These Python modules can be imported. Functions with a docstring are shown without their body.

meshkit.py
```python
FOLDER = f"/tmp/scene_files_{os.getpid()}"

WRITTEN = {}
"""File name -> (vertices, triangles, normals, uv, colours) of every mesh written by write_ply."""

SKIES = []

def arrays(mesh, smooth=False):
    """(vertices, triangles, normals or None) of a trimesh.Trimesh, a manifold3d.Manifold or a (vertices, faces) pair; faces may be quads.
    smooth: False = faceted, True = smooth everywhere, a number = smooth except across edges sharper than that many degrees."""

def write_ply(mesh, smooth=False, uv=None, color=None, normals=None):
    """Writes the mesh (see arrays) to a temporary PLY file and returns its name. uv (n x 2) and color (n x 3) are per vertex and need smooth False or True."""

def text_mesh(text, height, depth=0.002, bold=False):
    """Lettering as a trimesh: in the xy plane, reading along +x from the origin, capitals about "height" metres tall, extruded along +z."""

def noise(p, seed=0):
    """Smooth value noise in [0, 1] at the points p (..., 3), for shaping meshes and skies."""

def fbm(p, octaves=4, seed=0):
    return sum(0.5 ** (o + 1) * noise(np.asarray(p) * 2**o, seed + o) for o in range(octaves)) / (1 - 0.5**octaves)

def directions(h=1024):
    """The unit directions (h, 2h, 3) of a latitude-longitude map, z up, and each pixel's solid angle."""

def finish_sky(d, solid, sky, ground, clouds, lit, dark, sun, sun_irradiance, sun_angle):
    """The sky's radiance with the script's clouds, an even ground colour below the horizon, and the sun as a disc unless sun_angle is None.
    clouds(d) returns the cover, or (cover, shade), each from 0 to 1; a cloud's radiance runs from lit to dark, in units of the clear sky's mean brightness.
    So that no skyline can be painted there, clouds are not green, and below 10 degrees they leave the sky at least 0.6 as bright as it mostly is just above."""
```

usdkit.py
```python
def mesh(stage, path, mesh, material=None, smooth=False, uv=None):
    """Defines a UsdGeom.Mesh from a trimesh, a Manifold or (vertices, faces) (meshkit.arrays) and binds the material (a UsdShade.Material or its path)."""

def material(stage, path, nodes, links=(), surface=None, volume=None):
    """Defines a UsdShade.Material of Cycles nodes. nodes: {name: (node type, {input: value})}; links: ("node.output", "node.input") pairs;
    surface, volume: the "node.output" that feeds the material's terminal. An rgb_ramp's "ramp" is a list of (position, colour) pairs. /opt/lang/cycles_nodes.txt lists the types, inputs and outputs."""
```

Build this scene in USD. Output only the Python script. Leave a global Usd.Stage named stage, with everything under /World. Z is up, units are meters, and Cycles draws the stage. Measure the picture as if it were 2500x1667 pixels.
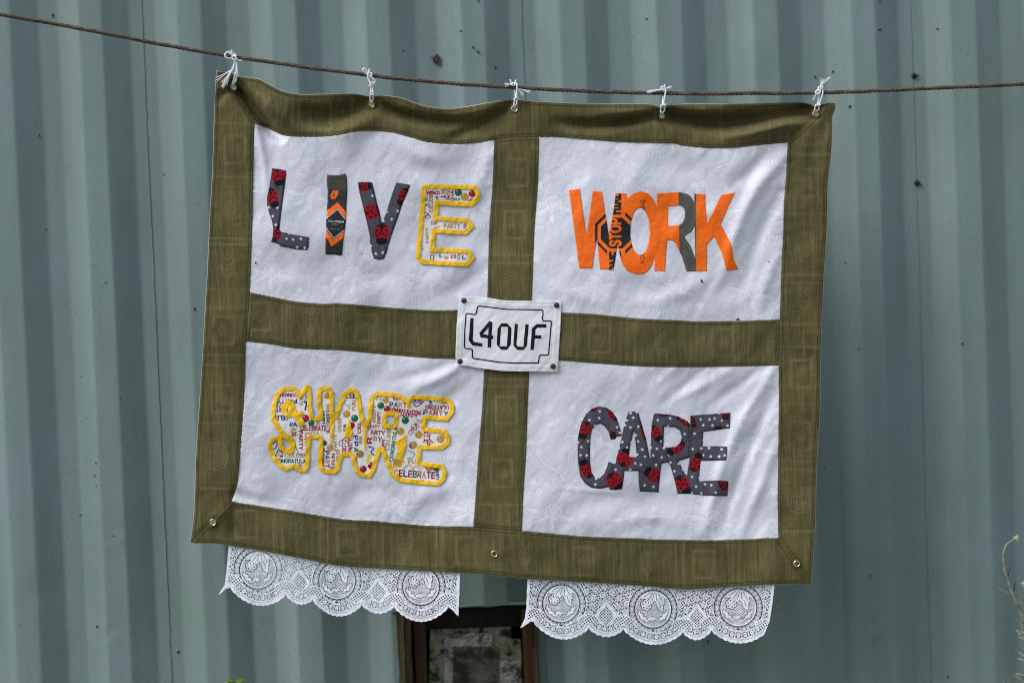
import math
import numpy as np, trimesh, shapely
from shapely import affinity
from shapely.geometry import Polygon, LineString, Point, box, MultiPolygon
from shapely.ops import unary_union, split as shp_split
from scipy.spatial import Delaunay, cKDTree
from pxr import Usd, UsdGeom, UsdLux, UsdShade, Gf, Sdf, Vt
import usdkit, meshkit

T = Sdf.ValueTypeNames
stage = Usd.Stage.CreateInMemory()
UsdGeom.SetStageUpAxis(stage, 'Z'); UsdGeom.SetStageMetersPerUnit(stage, 1.0)
UsdGeom.Xform.Define(stage, '/World')
UsdGeom.Scope.Define(stage, '/World/Looks')
rng = np.random.default_rng(7)

# ------------------------------------------------------------------ camera
F_PX, W_PX, H_PX = 3850.0, 2500.0, 1667.0
CAM = np.array([0.0, -4.47, 1.53])
PITCH, ROLL = math.radians(1.6), math.radians(2.25)
fwd = np.array([0, math.cos(PITCH), -math.sin(PITCH)])
right0 = np.array([1.0, 0, 0]); up0 = np.cross(right0, fwd)
upv = math.cos(ROLL) * up0 + math.sin(ROLL) * right0
rightv = np.cross(fwd, upv)
cam = UsdGeom.Camera.Define(stage, '/World/camera')
m = Gf.Matrix4d(*rightv, 0, *upv, 0, *(-fwd), 0, *CAM, 1)
cam.AddTransformOp().Set(m)
cam.CreateHorizontalApertureAttr(36.0); cam.CreateVerticalApertureAttr(24.0)
cam.CreateFocalLengthAttr(F_PX / W_PX * 36.0)
cam.CreateFStopAttr(1.2); cam.CreateFocusDistanceAttr(4.14)
cam.CreateClippingRangeAttr(Gf.Vec2f(0.05, 1000))
cam.CreateExposureAttr(1.12)

# ------------------------------------------------------------------ sky and sun (bright overcast, light from the upper left)
SUN_AZ, SUN_EL = math.radians(-115), math.radians(44)          # atan2(x, y) of the direction towards the sun
sd = np.array([math.sin(SUN_AZ) * math.cos(SUN_EL), math.cos(SUN_AZ) * math.cos(SUN_EL), math.sin(SUN_EL)])
dome = UsdLux.DomeLight.Define(stage, '/World/sky')
sky_m = usdkit.material(stage, '/World/Looks/sky_material', {
    'sky': ('sky_texture', {'sky_type': 'single_scattering', 'sun_disc': False, 'sun_elevation': SUN_EL, 'sun_rotation': SUN_AZ, 'aerosol_density': 2.0}),
    'tc': ('texture_coordinate', {}),
    'n': ('noise_texture', {'scale': 2.2, 'detail': 5.0, 'roughness': 0.55}),
    'r': ('rgb_ramp', {'ramp': [(0.28, (0.55, 0.55, 0.55)), (0.5, (0.9, 0.9, 0.9)), (0.7, (1, 1, 1))]}),
    'cl': ('rgb_ramp', {'ramp': [(0.3, (3.15, 3.55, 4.15)), (0.7, (4.4, 4.9, 5.6))]}),
    'mx': ('mix_color', {}),
    'bg': ('background_shader', {'strength': 0.070}),
}, [('tc.generated', 'n.vector'), ('n.fac', 'r.fac'), ('n.fac', 'cl.fac'), ('r.color', 'mx.fac'), ('sky.color', 'mx.a'), ('cl.color', 'mx.b'), ('mx.result', 'bg.color')], surface='bg.background')
UsdShade.MaterialBindingAPI.Apply(dome.GetPrim()).Bind(sky_m)
sun = UsdLux.DistantLight.Define(stage, '/World/sun')
sun.CreateIntensityAttr(0.4); sun.CreateAngleAttr(42.0); sun.CreateColorAttr(Gf.Vec3f(1.0, 0.985, 0.97))
sun.GetPrim().CreateAttribute('inputs:normalize', T.Bool).Set(True)
zc = sd / np.linalg.norm(sd); xc = np.cross([0, 0, 1.0], zc); xc /= np.linalg.norm(xc); yc = np.cross(zc, xc)
sun.AddTransformOp().Set(Gf.Matrix4d(*xc, 0, *yc, 0, *zc, 0, -3, -4, 5, 1))

# ------------------------------------------------------------------ helpers
def tagp(p, label=None, cat=None, group=None, kind=None):
    p = p.GetPrim() if hasattr(p, 'GetPrim') else p
    for k, v in (('label', label), ('category', cat), ('group', group), ('kind', kind)):
        if v: p.SetCustomDataByKey(k, v)
    return p
def numbered(parent, name):
    path, k = f'{parent}/{name}', 0
    while stage.GetPrimAtPath(path):
        k += 1; path = f'{parent}/{name}_{k:03d}'
    return path
def thing(name, label, cat, group=None):
    x = UsdGeom.Xform.Define(stage, numbered('/World', name))
    return tagp(x, label, cat, group)
def pathof(parent): return '/World' if parent is None else str(parent.GetPath())
def obj(name, mesh, mat, parent=None, smooth=30, pat=None, label=None):
    g = usdkit.mesh(stage, numbered(pathof(parent), name), mesh, mat, smooth=smooth)
    if pat is not None:
        UsdGeom.PrimvarsAPI(g).CreatePrimvar('pat', T.Color3fArray, 'vertex').Set(Vt.Vec3fArray.FromNumpy(np.asarray(pat, np.float32)))
    if label: tagp(g, label)
    return g.GetPrim()
Y_BAN = -0.33
def P(px, py, y):
    px, py = np.asarray(px, float), np.asarray(py, float)
    d = fwd + ((px - W_PX / 2) / F_PX)[..., None] * rightv + ((H_PX / 2 - py) / F_PX)[..., None] * upv
    t = (np.asarray(y, float) - CAM[1]) / d[..., 1]
    return CAM + d * t[..., None]
MM = 4.14 / F_PX                       # metres per unit on the banner's plane
def smooth01(a, b, x):
    t = np.clip((x - a) / (b - a), 0, 1); return t * t * (3 - 2 * t)
def fbm2(x, y, s, seed=0, octv=3):
    return meshkit.fbm(np.stack([np.asarray(x) / s, np.asarray(y) / s, np.zeros_like(x) + 0.37], -1), octv, seed) - 0.5
def catmull(pts, n=8):
    p = np.asarray(pts, float)
    if len(p) < 3: return np.linspace(p[0], p[-1], n + 1)
    q = np.vstack([2 * p[0] - p[1], p, 2 * p[-1] - p[-2]]); out = []
    for i in range(1, len(q) - 2):
        for t in np.linspace(0, 1, n, endpoint=False):
            a, b, c, d = q[i - 1], q[i], q[i + 1], q[i + 2]
            out.append(0.5 * (2 * b + (c - a) * t + (2 * a - 5 * b + 4 * c - d) * t**2 + (3 * b - a - 3 * c + d) * t**3))
    return np.vstack(out + [p[-1]])
def tube(pts, r, sides=7):
    p = np.asarray(pts, float); n = len(p); r = np.broadcast_to(r, n)
    t = np.gradient(p, axis=0); t /= np.maximum(np.linalg.norm(t, axis=1, keepdims=True), 1e-12)
    nv = np.cross(t[0], [0.31, 0.9, 0.17]); nv /= np.linalg.norm(nv); N = [nv]
    for i in range(1, n):
        v = N[-1] - t[i] * np.dot(N[-1], t[i]); N.append(v / max(np.linalg.norm(v), 1e-9))
    N = np.array(N); B = np.cross(t, N); a = np.linspace(0, 2 * np.pi, sides, endpoint=False)
    v = p[:, None] + r[:, None, None] * (np.cos(a)[None, :, None] * N[:, None] + np.sin(a)[None, :, None] * B[:, None])
    i, j = np.meshgrid(np.arange(n - 1), np.arange(sides), indexing='ij'); j2 = (j + 1) % sides
    q = np.stack([i * sides + j, i * sides + j2, (i + 1) * sides + j2, (i + 1) * sides + j], -1).reshape(-1, 4)
    f = np.vstack([q[:, [0, 1, 2]], q[:, [0, 2, 3]]])
    v = np.vstack([v.reshape(-1, 3), p[:1], p[-1:]]); e0, e1 = n * sides, n * sides + 1; k = np.arange(sides); k2 = (k + 1) % sides
    f = np.vstack([f, np.stack([k2, k, np.full(sides, e0)], 1), np.stack([(n - 1) * sides + k, (n - 1) * sides + k2, np.full(sides, e1)], 1)])
    return trimesh.Trimesh(v, f, process=False)
def join(ms): return trimesh.util.concatenate(list(ms))
def bx(x0, x1, y0, y1, z0, z1):
    b = trimesh.creation.box((abs(x1 - x0), abs(y1 - y0), abs(z1 - z0))); b.apply_translation(((x0 + x1) / 2, (y0 + y1) / 2, (z0 + z1) / 2)); return b
def polys(g): return [q for q in getattr(g, 'geoms', [g]) if q.geom_type == 'Polygon' and q.area > 1.0]

# ------------------------------------------------------------------ materials
def mat(name, nodes, links, surface='p.BSDF'): return usdkit.material(stage, '/World/Looks/' + name, nodes, links, surface=surface)
def plain(name, col, rough=0.7, var=0.25, scale=60, bump=0.0, bscale=300, metallic=0.0, spec=0.3, sheen=0.0):
    c = np.array(col)
    nodes = {'g': ('geometry', {}), 'n': ('noise_texture', {'scale': scale, 'detail': 4.0}),
             'r': ('rgb_ramp', {'ramp': [(0.3, tuple(c * (1 - var))), (0.7, tuple(np.minimum(c * (1 + var), 1)))]}),
             'p': ('principled_bsdf', {'roughness': rough, 'metallic': metallic, 'specular_ior_level': spec, 'sheen_weight': sheen})}
    links = [('g.position', 'n.vector'), ('n.fac', 'r.fac'), ('r.color', 'p.base_color')]
    if bump:
        nodes['n2'] = ('noise_texture', {'scale': bscale, 'detail': 3.0}); nodes['b'] = ('bump', {'strength': bump, 'distance': 0.002})
        links += [('g.position', 'n2.vector'), ('n2.fac', 'b.height'), ('b.normal', 'p.normal')]
    return mat(name, nodes, links)
M = {}
# painted container steel: mottled green blue paint, fine orange peel, sparse dirt specks gathered in places
M['paint'] = mat('container_paint', {
    'g': ('geometry', {}),
    'n1': ('noise_texture', {'scale': 2.3, 'detail': 5.0, 'roughness': 0.6}),
    'r1': ('rgb_ramp', {'ramp': [(0.33, (0.178, 0.244, 0.222)), (0.5, (0.192, 0.256, 0.247)), (0.68, (0.205, 0.264, 0.274))]}),
    'mp': ('mapping', {'mapping_type': 'point', 'scale': (14.0, 14.0, 0.9)}),
    'n2': ('noise_texture', {'scale': 1.0, 'detail': 5.0, 'roughness': 0.6}),
    'r2': ('rgb_ramp', {'ramp': [(0.3, (0.86, 0.87, 0.86)), (0.7, (1.07, 1.07, 1.07))]}),
    'm1': ('mix_color', {'blend_type': 'multiply', 'fac': 1.0, 'use_clamp_result': False}),
    'v': ('voronoi_texture', {'scale': 150.0, 'feature': 'f1'}),
    'rv': ('rgb_ramp', {'ramp': [(0.14, (1, 1, 1)), (0.26, (0, 0, 0))]}),
    'n3': ('noise_texture', {'scale': 5.0, 'detail': 3.0}),
    'r3': ('rgb_ramp', {'ramp': [(0.42, (0, 0, 0)), (0.64, (0.8, 0.8, 0.8))]}),
    'm2': ('mix_color', {'blend_type': 'multiply', 'fac': 1.0}),
    'n5': ('noise_texture', {'scale': 420.0, 'detail': 2.0}),
    'r5': ('rgb_ramp', {'ramp': [(0.3, (0.90, 0.90, 0.90)), (0.7, (1.08, 1.08, 1.08))]}),
    'm4': ('mix_color', {'blend_type': 'multiply', 'fac': 1.0, 'use_clamp_result': False}),
    'm3': ('mix_color', {'b': (0.055, 0.065, 0.06)}),
    'n4': ('noise_texture', {'scale': 260.0, 'detail': 3.0}),
    'b': ('bump', {'strength': 0.16, 'distance': 0.001}),
    'p': ('principled_bsdf', {'roughness': 0.55, 'specular_ior_level': 0.25}),
}, [('g.position', 'n1.vector'), ('n1.fac', 'r1.fac'), ('g.position', 'mp.vector'), ('mp.vector', 'n2.vector'), ('n2.fac', 'r2.fac'),
    ('r1.color', 'm1.a'), ('r2.color', 'm1.b'), ('g.position', 'v.vector'), ('v.distance', 'rv.fac'), ('g.position', 'n3.vector'), ('n3.fac', 'r3.fac'),
    ('rv.color', 'm2.a'), ('r3.color', 'm2.b'), ('m2.result', 'm3.fac'), ('g.position', 'n5.vector'), ('n5.fac', 'r5.fac'), ('m1.result', 'm4.a'), ('r5.color', 'm4.b'), ('m4.result', 'm3.a'), ('m3.result', 'p.base_color'),
    ('g.position', 'n4.vector'), ('n4.fac', 'b.height'), ('b.normal', 'p.normal')])
# olive corduroy velvet; pat.r = raised lighter pile of the woven motifs
M['cord'] = mat('olive_corduroy', {
    'g': ('geometry', {}), 'a': ('attribute', {'attribute': 'pat'}), 'sp': ('separate_color', {}),
    'mp': ('mapping', {'mapping_type': 'point', 'scale': (650.0, 60.0, 18.0)}),
    'n1': ('noise_texture', {'scale': 1.0, 'detail': 3.0, 'roughness': 0.6}),
    'mp3': ('mapping', {'mapping_type': 'point', 'scale': (120.0, 60.0, 4.0)}),
    'n3': ('noise_texture', {'scale': 1.0, 'detail': 3.0, 'roughness': 0.6}),
    'r1': ('rgb_ramp', {'ramp': [(0.30, (0.084, 0.071, 0.027)), (0.5, (0.117, 0.100, 0.042)), (0.70, (0.152, 0.133, 0.060))]}),
    'r3': ('rgb_ramp', {'ramp': [(0.3, (0.80, 0.80, 0.79)), (0.7, (1.16, 1.16, 1.15))]}),
    'm0': ('mix_color', {'blend_type': 'multiply', 'fac': 1.0, 'use_clamp_result': False}),
    'n2': ('noise_texture', {'scale': 9.0, 'detail': 4.0}),
    'r2': ('rgb_ramp', {'ramp': [(0.3, (0.78, 0.77, 0.72)), (0.7, (1.2, 1.2, 1.22))]}),
    'm1': ('mix_color', {'blend_type': 'multiply', 'fac': 1.0, 'use_clamp_result': False}),
    'm2': ('mix_color', {'b': (0.270, 0.240, 0.130)}),
    'fm': ('math', {'math_type': 'multiply', 'value2': 0.6}),
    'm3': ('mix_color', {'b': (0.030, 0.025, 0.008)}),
    'ad': ('math', {'math_type': 'add'}),
    'b': ('bump', {'strength': 0.5, 'distance': 0.0012}),
    'p': ('principled_bsdf', {'roughness': 0.85, 'specular_ior_level': 0.12, 'sheen_weight': 0.10, 'sheen_roughness': 0.4, 'sheen_tint': (0.75, 0.72, 0.5)}),
}, [('g.position', 'mp.vector'), ('mp.vector', 'n1.vector'), ('n1.fac', 'r1.fac'), ('g.position', 'mp3.vector'), ('mp3.vector', 'n3.vector'), ('n3.fac', 'r3.fac'),
    ('r1.color', 'm0.a'), ('r3.color', 'm0.b'), ('g.position', 'n2.vector'), ('n2.fac', 'r2.fac'),
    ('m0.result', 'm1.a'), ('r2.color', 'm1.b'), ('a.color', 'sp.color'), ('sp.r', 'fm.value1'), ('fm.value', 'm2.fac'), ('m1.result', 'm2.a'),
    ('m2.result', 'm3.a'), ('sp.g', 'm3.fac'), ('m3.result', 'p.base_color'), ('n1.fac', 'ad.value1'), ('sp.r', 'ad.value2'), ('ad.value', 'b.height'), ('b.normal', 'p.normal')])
# white woven damask; pat.r = satin figure, pat.g = its darker outline
M['damask'] = mat('white_damask', {
    'g': ('geometry', {}), 'a': ('attribute', {'attribute': 'pat'}), 'sp': ('separate_color', {}),
    'n0': ('noise_texture', {'scale': 5.0, 'detail': 3.0}),
    'r0': ('rgb_ramp', {'ramp': [(0.3, (0.665, 0.665, 0.76)), (0.7, (0.71, 0.705, 0.785))]}),
    'mp': ('mapping', {'mapping_type': 'point', 'rotation': (0, 0.6, 0), 'scale': (330.0, 100.0, 330.0)}),
    'n1': ('noise_texture', {'scale': 1.0, 'detail': 1.0}),
    'r1': ('rgb_ramp', {'ramp': [(0.35, (0.96, 0.96, 0.96)), (0.65, (1.04, 1.04, 1.04))]}),
    'm0': ('mix_color', {'blend_type': 'multiply', 'fac': 1.0, 'use_clamp_result': False}),
    'm1': ('mix_color', {'b': (0.92, 0.92, 0.98)}), 'm2': ('mix_color', {'b': (0.42, 0.42, 0.54)}),
    'f1': ('math', {'math_type': 'multiply', 'value2': 0.75}), 'f2': ('math', {'math_type': 'multiply', 'value2': 0.6}),
    'b': ('bump', {'strength': 0.25, 'distance': 0.0006}),
    'p': ('principled_bsdf', {'roughness': 0.48, 'specular_ior_level': 0.35, 'sheen_weight': 0.1}),
}, [('g.position', 'n0.vector'), ('n0.fac', 'r0.fac'), ('g.position', 'mp.vector'), ('mp.vector', 'n1.vector'), ('n1.fac', 'r1.fac'), ('r0.color', 'm0.a'), ('r1.color', 'm0.b'),
    ('a.color', 'sp.color'), ('sp.r', 'f1.value1'), ('f1.value', 'm1.fac'), ('m0.result', 'm1.a'), ('sp.g', 'f2.value1'), ('f2.value', 'm2.fac'), ('m1.result', 'm2.a'), ('m2.result', 'p.base_color'),
    ('sp.r', 'b.height'), ('b.normal', 'p.normal')])
def printed(name, rough, nscale, var, bump, sheen=0.0, spec=0.25):
    return mat(name, {
        'g': ('geometry', {}), 'a': ('attribute', {'attribute': 'pat'}), 'n': ('noise_texture', {'scale': nscale, 'detail': 3.0}),
        'r': ('rgb_ramp', {'ramp': [(0.3, (1 - var,) * 3), (0.7, (1 + var,) * 3)]}),
        'm': ('mix_color', {'blend_type': 'multiply', 'fac': 1.0, 'use_clamp_result': False}),
        'b': ('bump', {'strength': bump, 'distance': 0.0015}),
        'p': ('principled_bsdf', {'roughness': rough, 'specular_ior_level': spec, 'sheen_weight': sheen})},
        [('g.position', 'n.vector'), ('n.fac', 'r.fac'), ('a.color', 'm.a'), ('r.color', 'm.b'), ('m.result', 'p.base_color'), ('n.fac', 'b.height'), ('b.normal', 'p.normal')])
M['fleece'] = printed('ladybird_fleece', 0.95, 330, 0.28, 0.55, sheen=0.2, spec=0.1)
M['cotton'] = printed('printed_cotton', 0.65, 250, 0.03, 0.1)
M['nylon'] = printed('work_nylon', 0.5, 130, 0.10, 0.25, spec=0.35)
M['ribbon'] = printed('yellow_satin_ribbon', 0.36, 110, 0.10, 0.3, spec=0.5)
M['lace'] = plain('white_lace_thread', (0.88, 0.885, 0.97), 0.8, 0.04, 220, 0.2, 700)
M['patch'] = plain('white_cotton_patch', (0.74, 0.75, 0.78), 0.75, 0.04, 40, 0.15, 900)
M['felt'] = plain('black_felt', (0.010, 0.010, 0.016), 0.85, 0.3, 200, 0.2, 900, spec=0.2)
M['navy'] = plain('navy_cord', (0.009, 0.008, 0.028), 0.8, 0.2, 300)
M['back'] = plain('lining_cotton', (0.60, 0.60, 0.56), 0.8, 0.05, 60)
M['brass'] = plain('brass_eyelet_metal', (0.74, 0.60, 0.32), 0.34, 0.15, 60, metallic=1.0)
M['bronze'] = plain('bronze_stud_metal', (0.09, 0.055, 0.038), 0.42, 0.4, 160, 0.3, 300, metallic=0.8)
M['string'] = plain('white_cotton_string', (0.80, 0.80, 0.84), 0.85, 0.05, 300, 0.4, 900)
M['rope'] = mat('brown_rope_fibre', {
    'g': ('geometry', {}), 'mp': ('mapping', {'mapping_type': 'point', 'scale': (45.0, 300.0, 300.0)}), 'n': ('noise_texture', {'scale': 1.0, 'detail': 4.0}),
    'r': ('rgb_ramp', {'ramp': [(0.3, (0.045, 0.030, 0.024)), (0.55, (0.125, 0.088, 0.070)), (0.75, (0.26, 0.195, 0.16))]}),
    'b': ('bump', {'strength': 0.8, 'distance': 0.001}), 'p': ('principled_bsdf', {'roughness': 0.9, 'specular_ior_level': 0.1})},
    [('g.position', 'mp.vector'), ('mp.vector', 'n.vector'), ('n.fac', 'r.fac'), ('r.color', 'p.base_color'), ('n.fac', 'b.height'), ('b.normal', 'p.normal')])
def wood(name, dark, light, zs=3.0, xs=60.0):
    return mat(name, {'g': ('geometry', {}), 'mp': ('mapping', {'mapping_type': 'point', 'scale': (xs, xs, zs)}), 'n': ('noise_texture', {'scale': 1.5, 'detail': 6.0, 'roughness': 0.65}),
        'r': ('rgb_ramp', {'ramp': [(0.3, dark), (0.7, light)]}), 'b': ('bump', {'strength': 0.7, 'distance': 0.003}), 'p': ('principled_bsdf', {'roughness': 0.75, 'specular_ior_level': 0.2})},
        [('g.position', 'mp.vector'), ('mp.vector', 'n.vector'), ('n.fac', 'r.fac'), ('r.color', 'p.base_color'), ('n.fac', 'b.height'), ('b.normal', 'p.normal')])
M['wood'] = wood('stained_timber', (0.045, 0.020, 0.010), (0.115, 0.055, 0.026))
M['ply'] = wood('weathered_plywood', (0.006, 0.004, 0.003), (0.17, 0.12, 0.07), 4.0, 130.0)
M['blackwood'] = wood('blackened_board', (0.006, 0.005, 0.004), (0.020, 0.013, 0.009))
def grimy(name, base, dirt, rough, bumps, spec=0.4, weave=0):
    nodes = {'g': ('geometry', {}), 'n': ('noise_texture', {'scale': 19.0, 'detail': 8.0, 'roughness': 0.68}),
        'r': ('rgb_ramp', {'ramp': [(0.43, dirt), (0.50, tuple(np.array(base) * 0.55)), (0.62, base)]}),
        'w': ('mapping', {'mapping_type': 'point', 'scale': (1, 1, 1)}), 'n2': ('noise_texture', {'scale': 150.0, 'detail': 4.0}),
        'b': ('bump', {'strength': bumps, 'distance': 0.004}), 'p': ('principled_bsdf', {'roughness': rough, 'specular_ior_level': spec})}
    return mat(name, nodes, [('g.position', 'n.vector'), ('n.fac', 'r.fac'), ('r.color', 'p.base_color'), ('g.position', 'w.vector'), ('w.vector', 'n2.vector'), ('n2.fac', 'b.height'), ('b.normal', 'p.normal')])
M['screen'] = grimy('mouldy_fibreboard', (0.27, 0.275, 0.175), (0.008, 0.008, 0.004), 0.8, 0.4)
M['tape'] = grimy('clear_packing_tape', (0.36, 0.36, 0.30), (0.02, 0.02, 0.012), 0.2, 1.0, 0.9)
M['gauze'] = grimy('grey_gauze', (0.165, 0.16, 0.118), (0.035, 0.033, 0.022), 0.8, 0.2)
M['rust'] = plain('rusty_bolt', (0.045, 0.035, 0.032), 0.6, 0.5, 200, 0.4, 300, metallic=0.4)
M['speck'] = plain('dark_husk', (0.020, 0.022, 0.020), 0.9, 0.4, 400)
M['shell'] = mat('snail_shell', {
    'g': ('geometry', {}), 'n': ('noise_texture', {'scale': 170.0, 'detail': 3.0}),
    'r': ('rgb_ramp', {'ramp': [(0.38, (0.012, 0.009, 0.008)), (0.56, (0.050, 0.030, 0.021)), (0.74, (0.20, 0.16, 0.12))]}),
    'p': ('principled_bsdf', {'roughness': 0.42, 'specular_ior_level': 0.4})}, [('g.position', 'n.vector'), ('n.fac', 'r.fac'), ('r.color', 'p.base_color')])
M['snailskin'] = plain('snail_skin', (0.06, 0.05, 0.04), 0.4, 0.3, 300)
M['drystem'] = plain('dry_stem', (0.22, 0.235, 0.17), 0.8, 0.2, 100)
M['dryleaf'] = plain('downy_leaf', (0.22, 0.25, 0.21), 0.9, 0.2, 100)
M['darkleaf'] = plain('dark_thin_leaf', (0.07, 0.09, 0.08), 0.9, 0.2, 100)
M['seedhead'] = plain('pale_seed_head', (0.40, 0.39, 0.27), 0.9, 0.2, 300)
M['greenleaf'] = plain('fresh_green_leaf', (0.13, 0.23, 0.02), 0.6, 0.3, 100)
M['soil'] = plain('ground_soil_grass', (0.085, 0.09, 0.05), 0.95, 0.35, 3.0, 0.4, 30)

# ------------------------------------------------------------------ the ground
gv = np.array([(-60, -60, 0), (60, -60, 0), (60, 60, 0), (-60, 60, 0)], float)
tagp(obj('ground', (gv, np.array([[0, 1, 2], [0, 2, 3]])), M['soil'], smooth=False), kind='structure')

# ------------------------------------------------------------------ the container with its corrugated wall
DEPTH = 0.036
px_dark = [25, 248, 491, 723, 951, 1183, 1427, 1665, 1899, 2137, 2383]
px_in =   [94, 316, 553, 783, 1015, 1243, 1485, 1722, 1955, 2192, 2440]
px_lit =  [142, 380, 609, 838, 1066, 1306, 1540, 1774, 2012, 2256]
px_out =  [192, 433, 663, 894, 1126, 1367, 1604, 1840, 2080, 2322]
X0 = lambda px, y: float(P(px, 60.0, y)[0])
prof = []
for k in range(11):
    prof.append((X0(px_dark[k], 0.0), 0.0)); prof.append((X0(px_in[k], DEPTH), DEPTH))
    if k < 10:
        prof.append((X0(px_lit[k], DEPTH), DEPTH)); prof.append((X0(px_out[k], 0.0), 0.0))
step = [(0.0, 0.0), (0.072, DEPTH), (0.140, DEPTH), (0.208, 0.0)]; PER = 0.278
while prof[-1][0] < 3.0:
    x = prof[-1][0]; prof += [(x + 0.068, DEPTH), (x + 0.136, 0.0), (x + 0.206, 0.0), (x + 0.278, DEPTH)]
left = []
x = prof[0][0]
while x > -3.0:
    left += [(x - 0.070, 0.0), (x - 0.138, DEPTH), (x - 0.206, DEPTH), (x - 0.278, 0.0)]; x -= 0.278
prof = left[::-1] + prof
prof.insert(0, (prof[0][0] - 0.12, 0.0)); prof.append((prof[-1][0] + 0.12, DEPTH))
prof = np.array(prof)
# rounded bends
fine = [prof[0]]
for i in range(1, len(prof) - 1):
    a, b, c = prof[i - 1], prof[i], prof[i + 1]
    ra = 0.0055 / np.linalg.norm(a - b); rc = 0.0055 / np.linalg.norm(c - b)
    p0, p2 = b + (a - b) * ra, b + (c - b) * rc
    for t in (0, .25, .5, .75, 1): fine.append((1 - t)**2 * p0 + 2 * t * (1 - t) * b + t * t * p2)
fine.append(prof[-1]); fine = np.array(fine)
Z0, Z1 = 0.16, 2.76
OPX0, OPX1 = float(P(982, 1580, 0.0)[0]), float(P(1308, 1580, 0.0)[0])
OPZ1, OPZ0 = float(P(1190, 1478, 0.0)[2]), 0.17
seams_px = [347, 1274, 2223]
seams = [X0(s, DEPTH) for s in seams_px]
pitch = seams[1] - seams[0]
allseams = [fine[0, 0], seams[0] - pitch if seams[0] - pitch > fine[0, 0] + .3 else None, *seams, fine[-1, 0]]
allseams = [round(float(s), 5) for s in allseams if s is not None]
xs = np.unique(np.round(np.concatenate([fine[:, 0], np.arange(fine[0, 0], fine[-1, 0], 0.022), [OPX0, OPX1], allseams]), 5))
zs = np.unique(np.round(np.concatenate([np.arange(Z0, Z1, 0.02), [Z1, OPZ0, OPZ1]]), 5))
dents = []
for (dx, dy, sx, sz, a) in [(280, 1312, 24, 5, 0.005), (285, 1326, 20, 6, -0.004), (268, 1545, 12, 5, 0.005), (278, 1552, 18, 8, -0.003), (2130, 1521, 12, 6, 0.006), (2135, 1535, 16, 9, -0.004),
                            (2134, 1571, 9, 6, 0.004), (90, 1450, 30, 40, 0.003), (640, 300, 40, 90, 0.003), (1850, 120, 40, 60, -0.003), (170, 1600, 30, 40, 0.003)]:
    q = P(dx, dy, 0.0); dents.append((q[0], q[2], sx * .00116, sz * .00116, a))
def wall_y(x, z):
    y = np.interp(x, fine[:, 0], fine[:, 1])
    y = y + 0.0035 * (meshkit.fbm(np.stack([x * 2.2, x * 0 + .5, z * 1.1], -1), 3, 5) - .5) + 0.0012 * (meshkit.fbm(np.stack([x * 14, x * 0 + .5, z * 5], -1), 2, 9) - .5)
    for (cx, cz, sx, sz, a) in dents: y = y + a * np.exp(-((x - cx) / sx)**2 - ((z - cz) / sz)**2)
    return y
container = thing('shipping_container', 'pale green blue shipping container wall with upright corrugations behind the banner', 'container')
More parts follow.
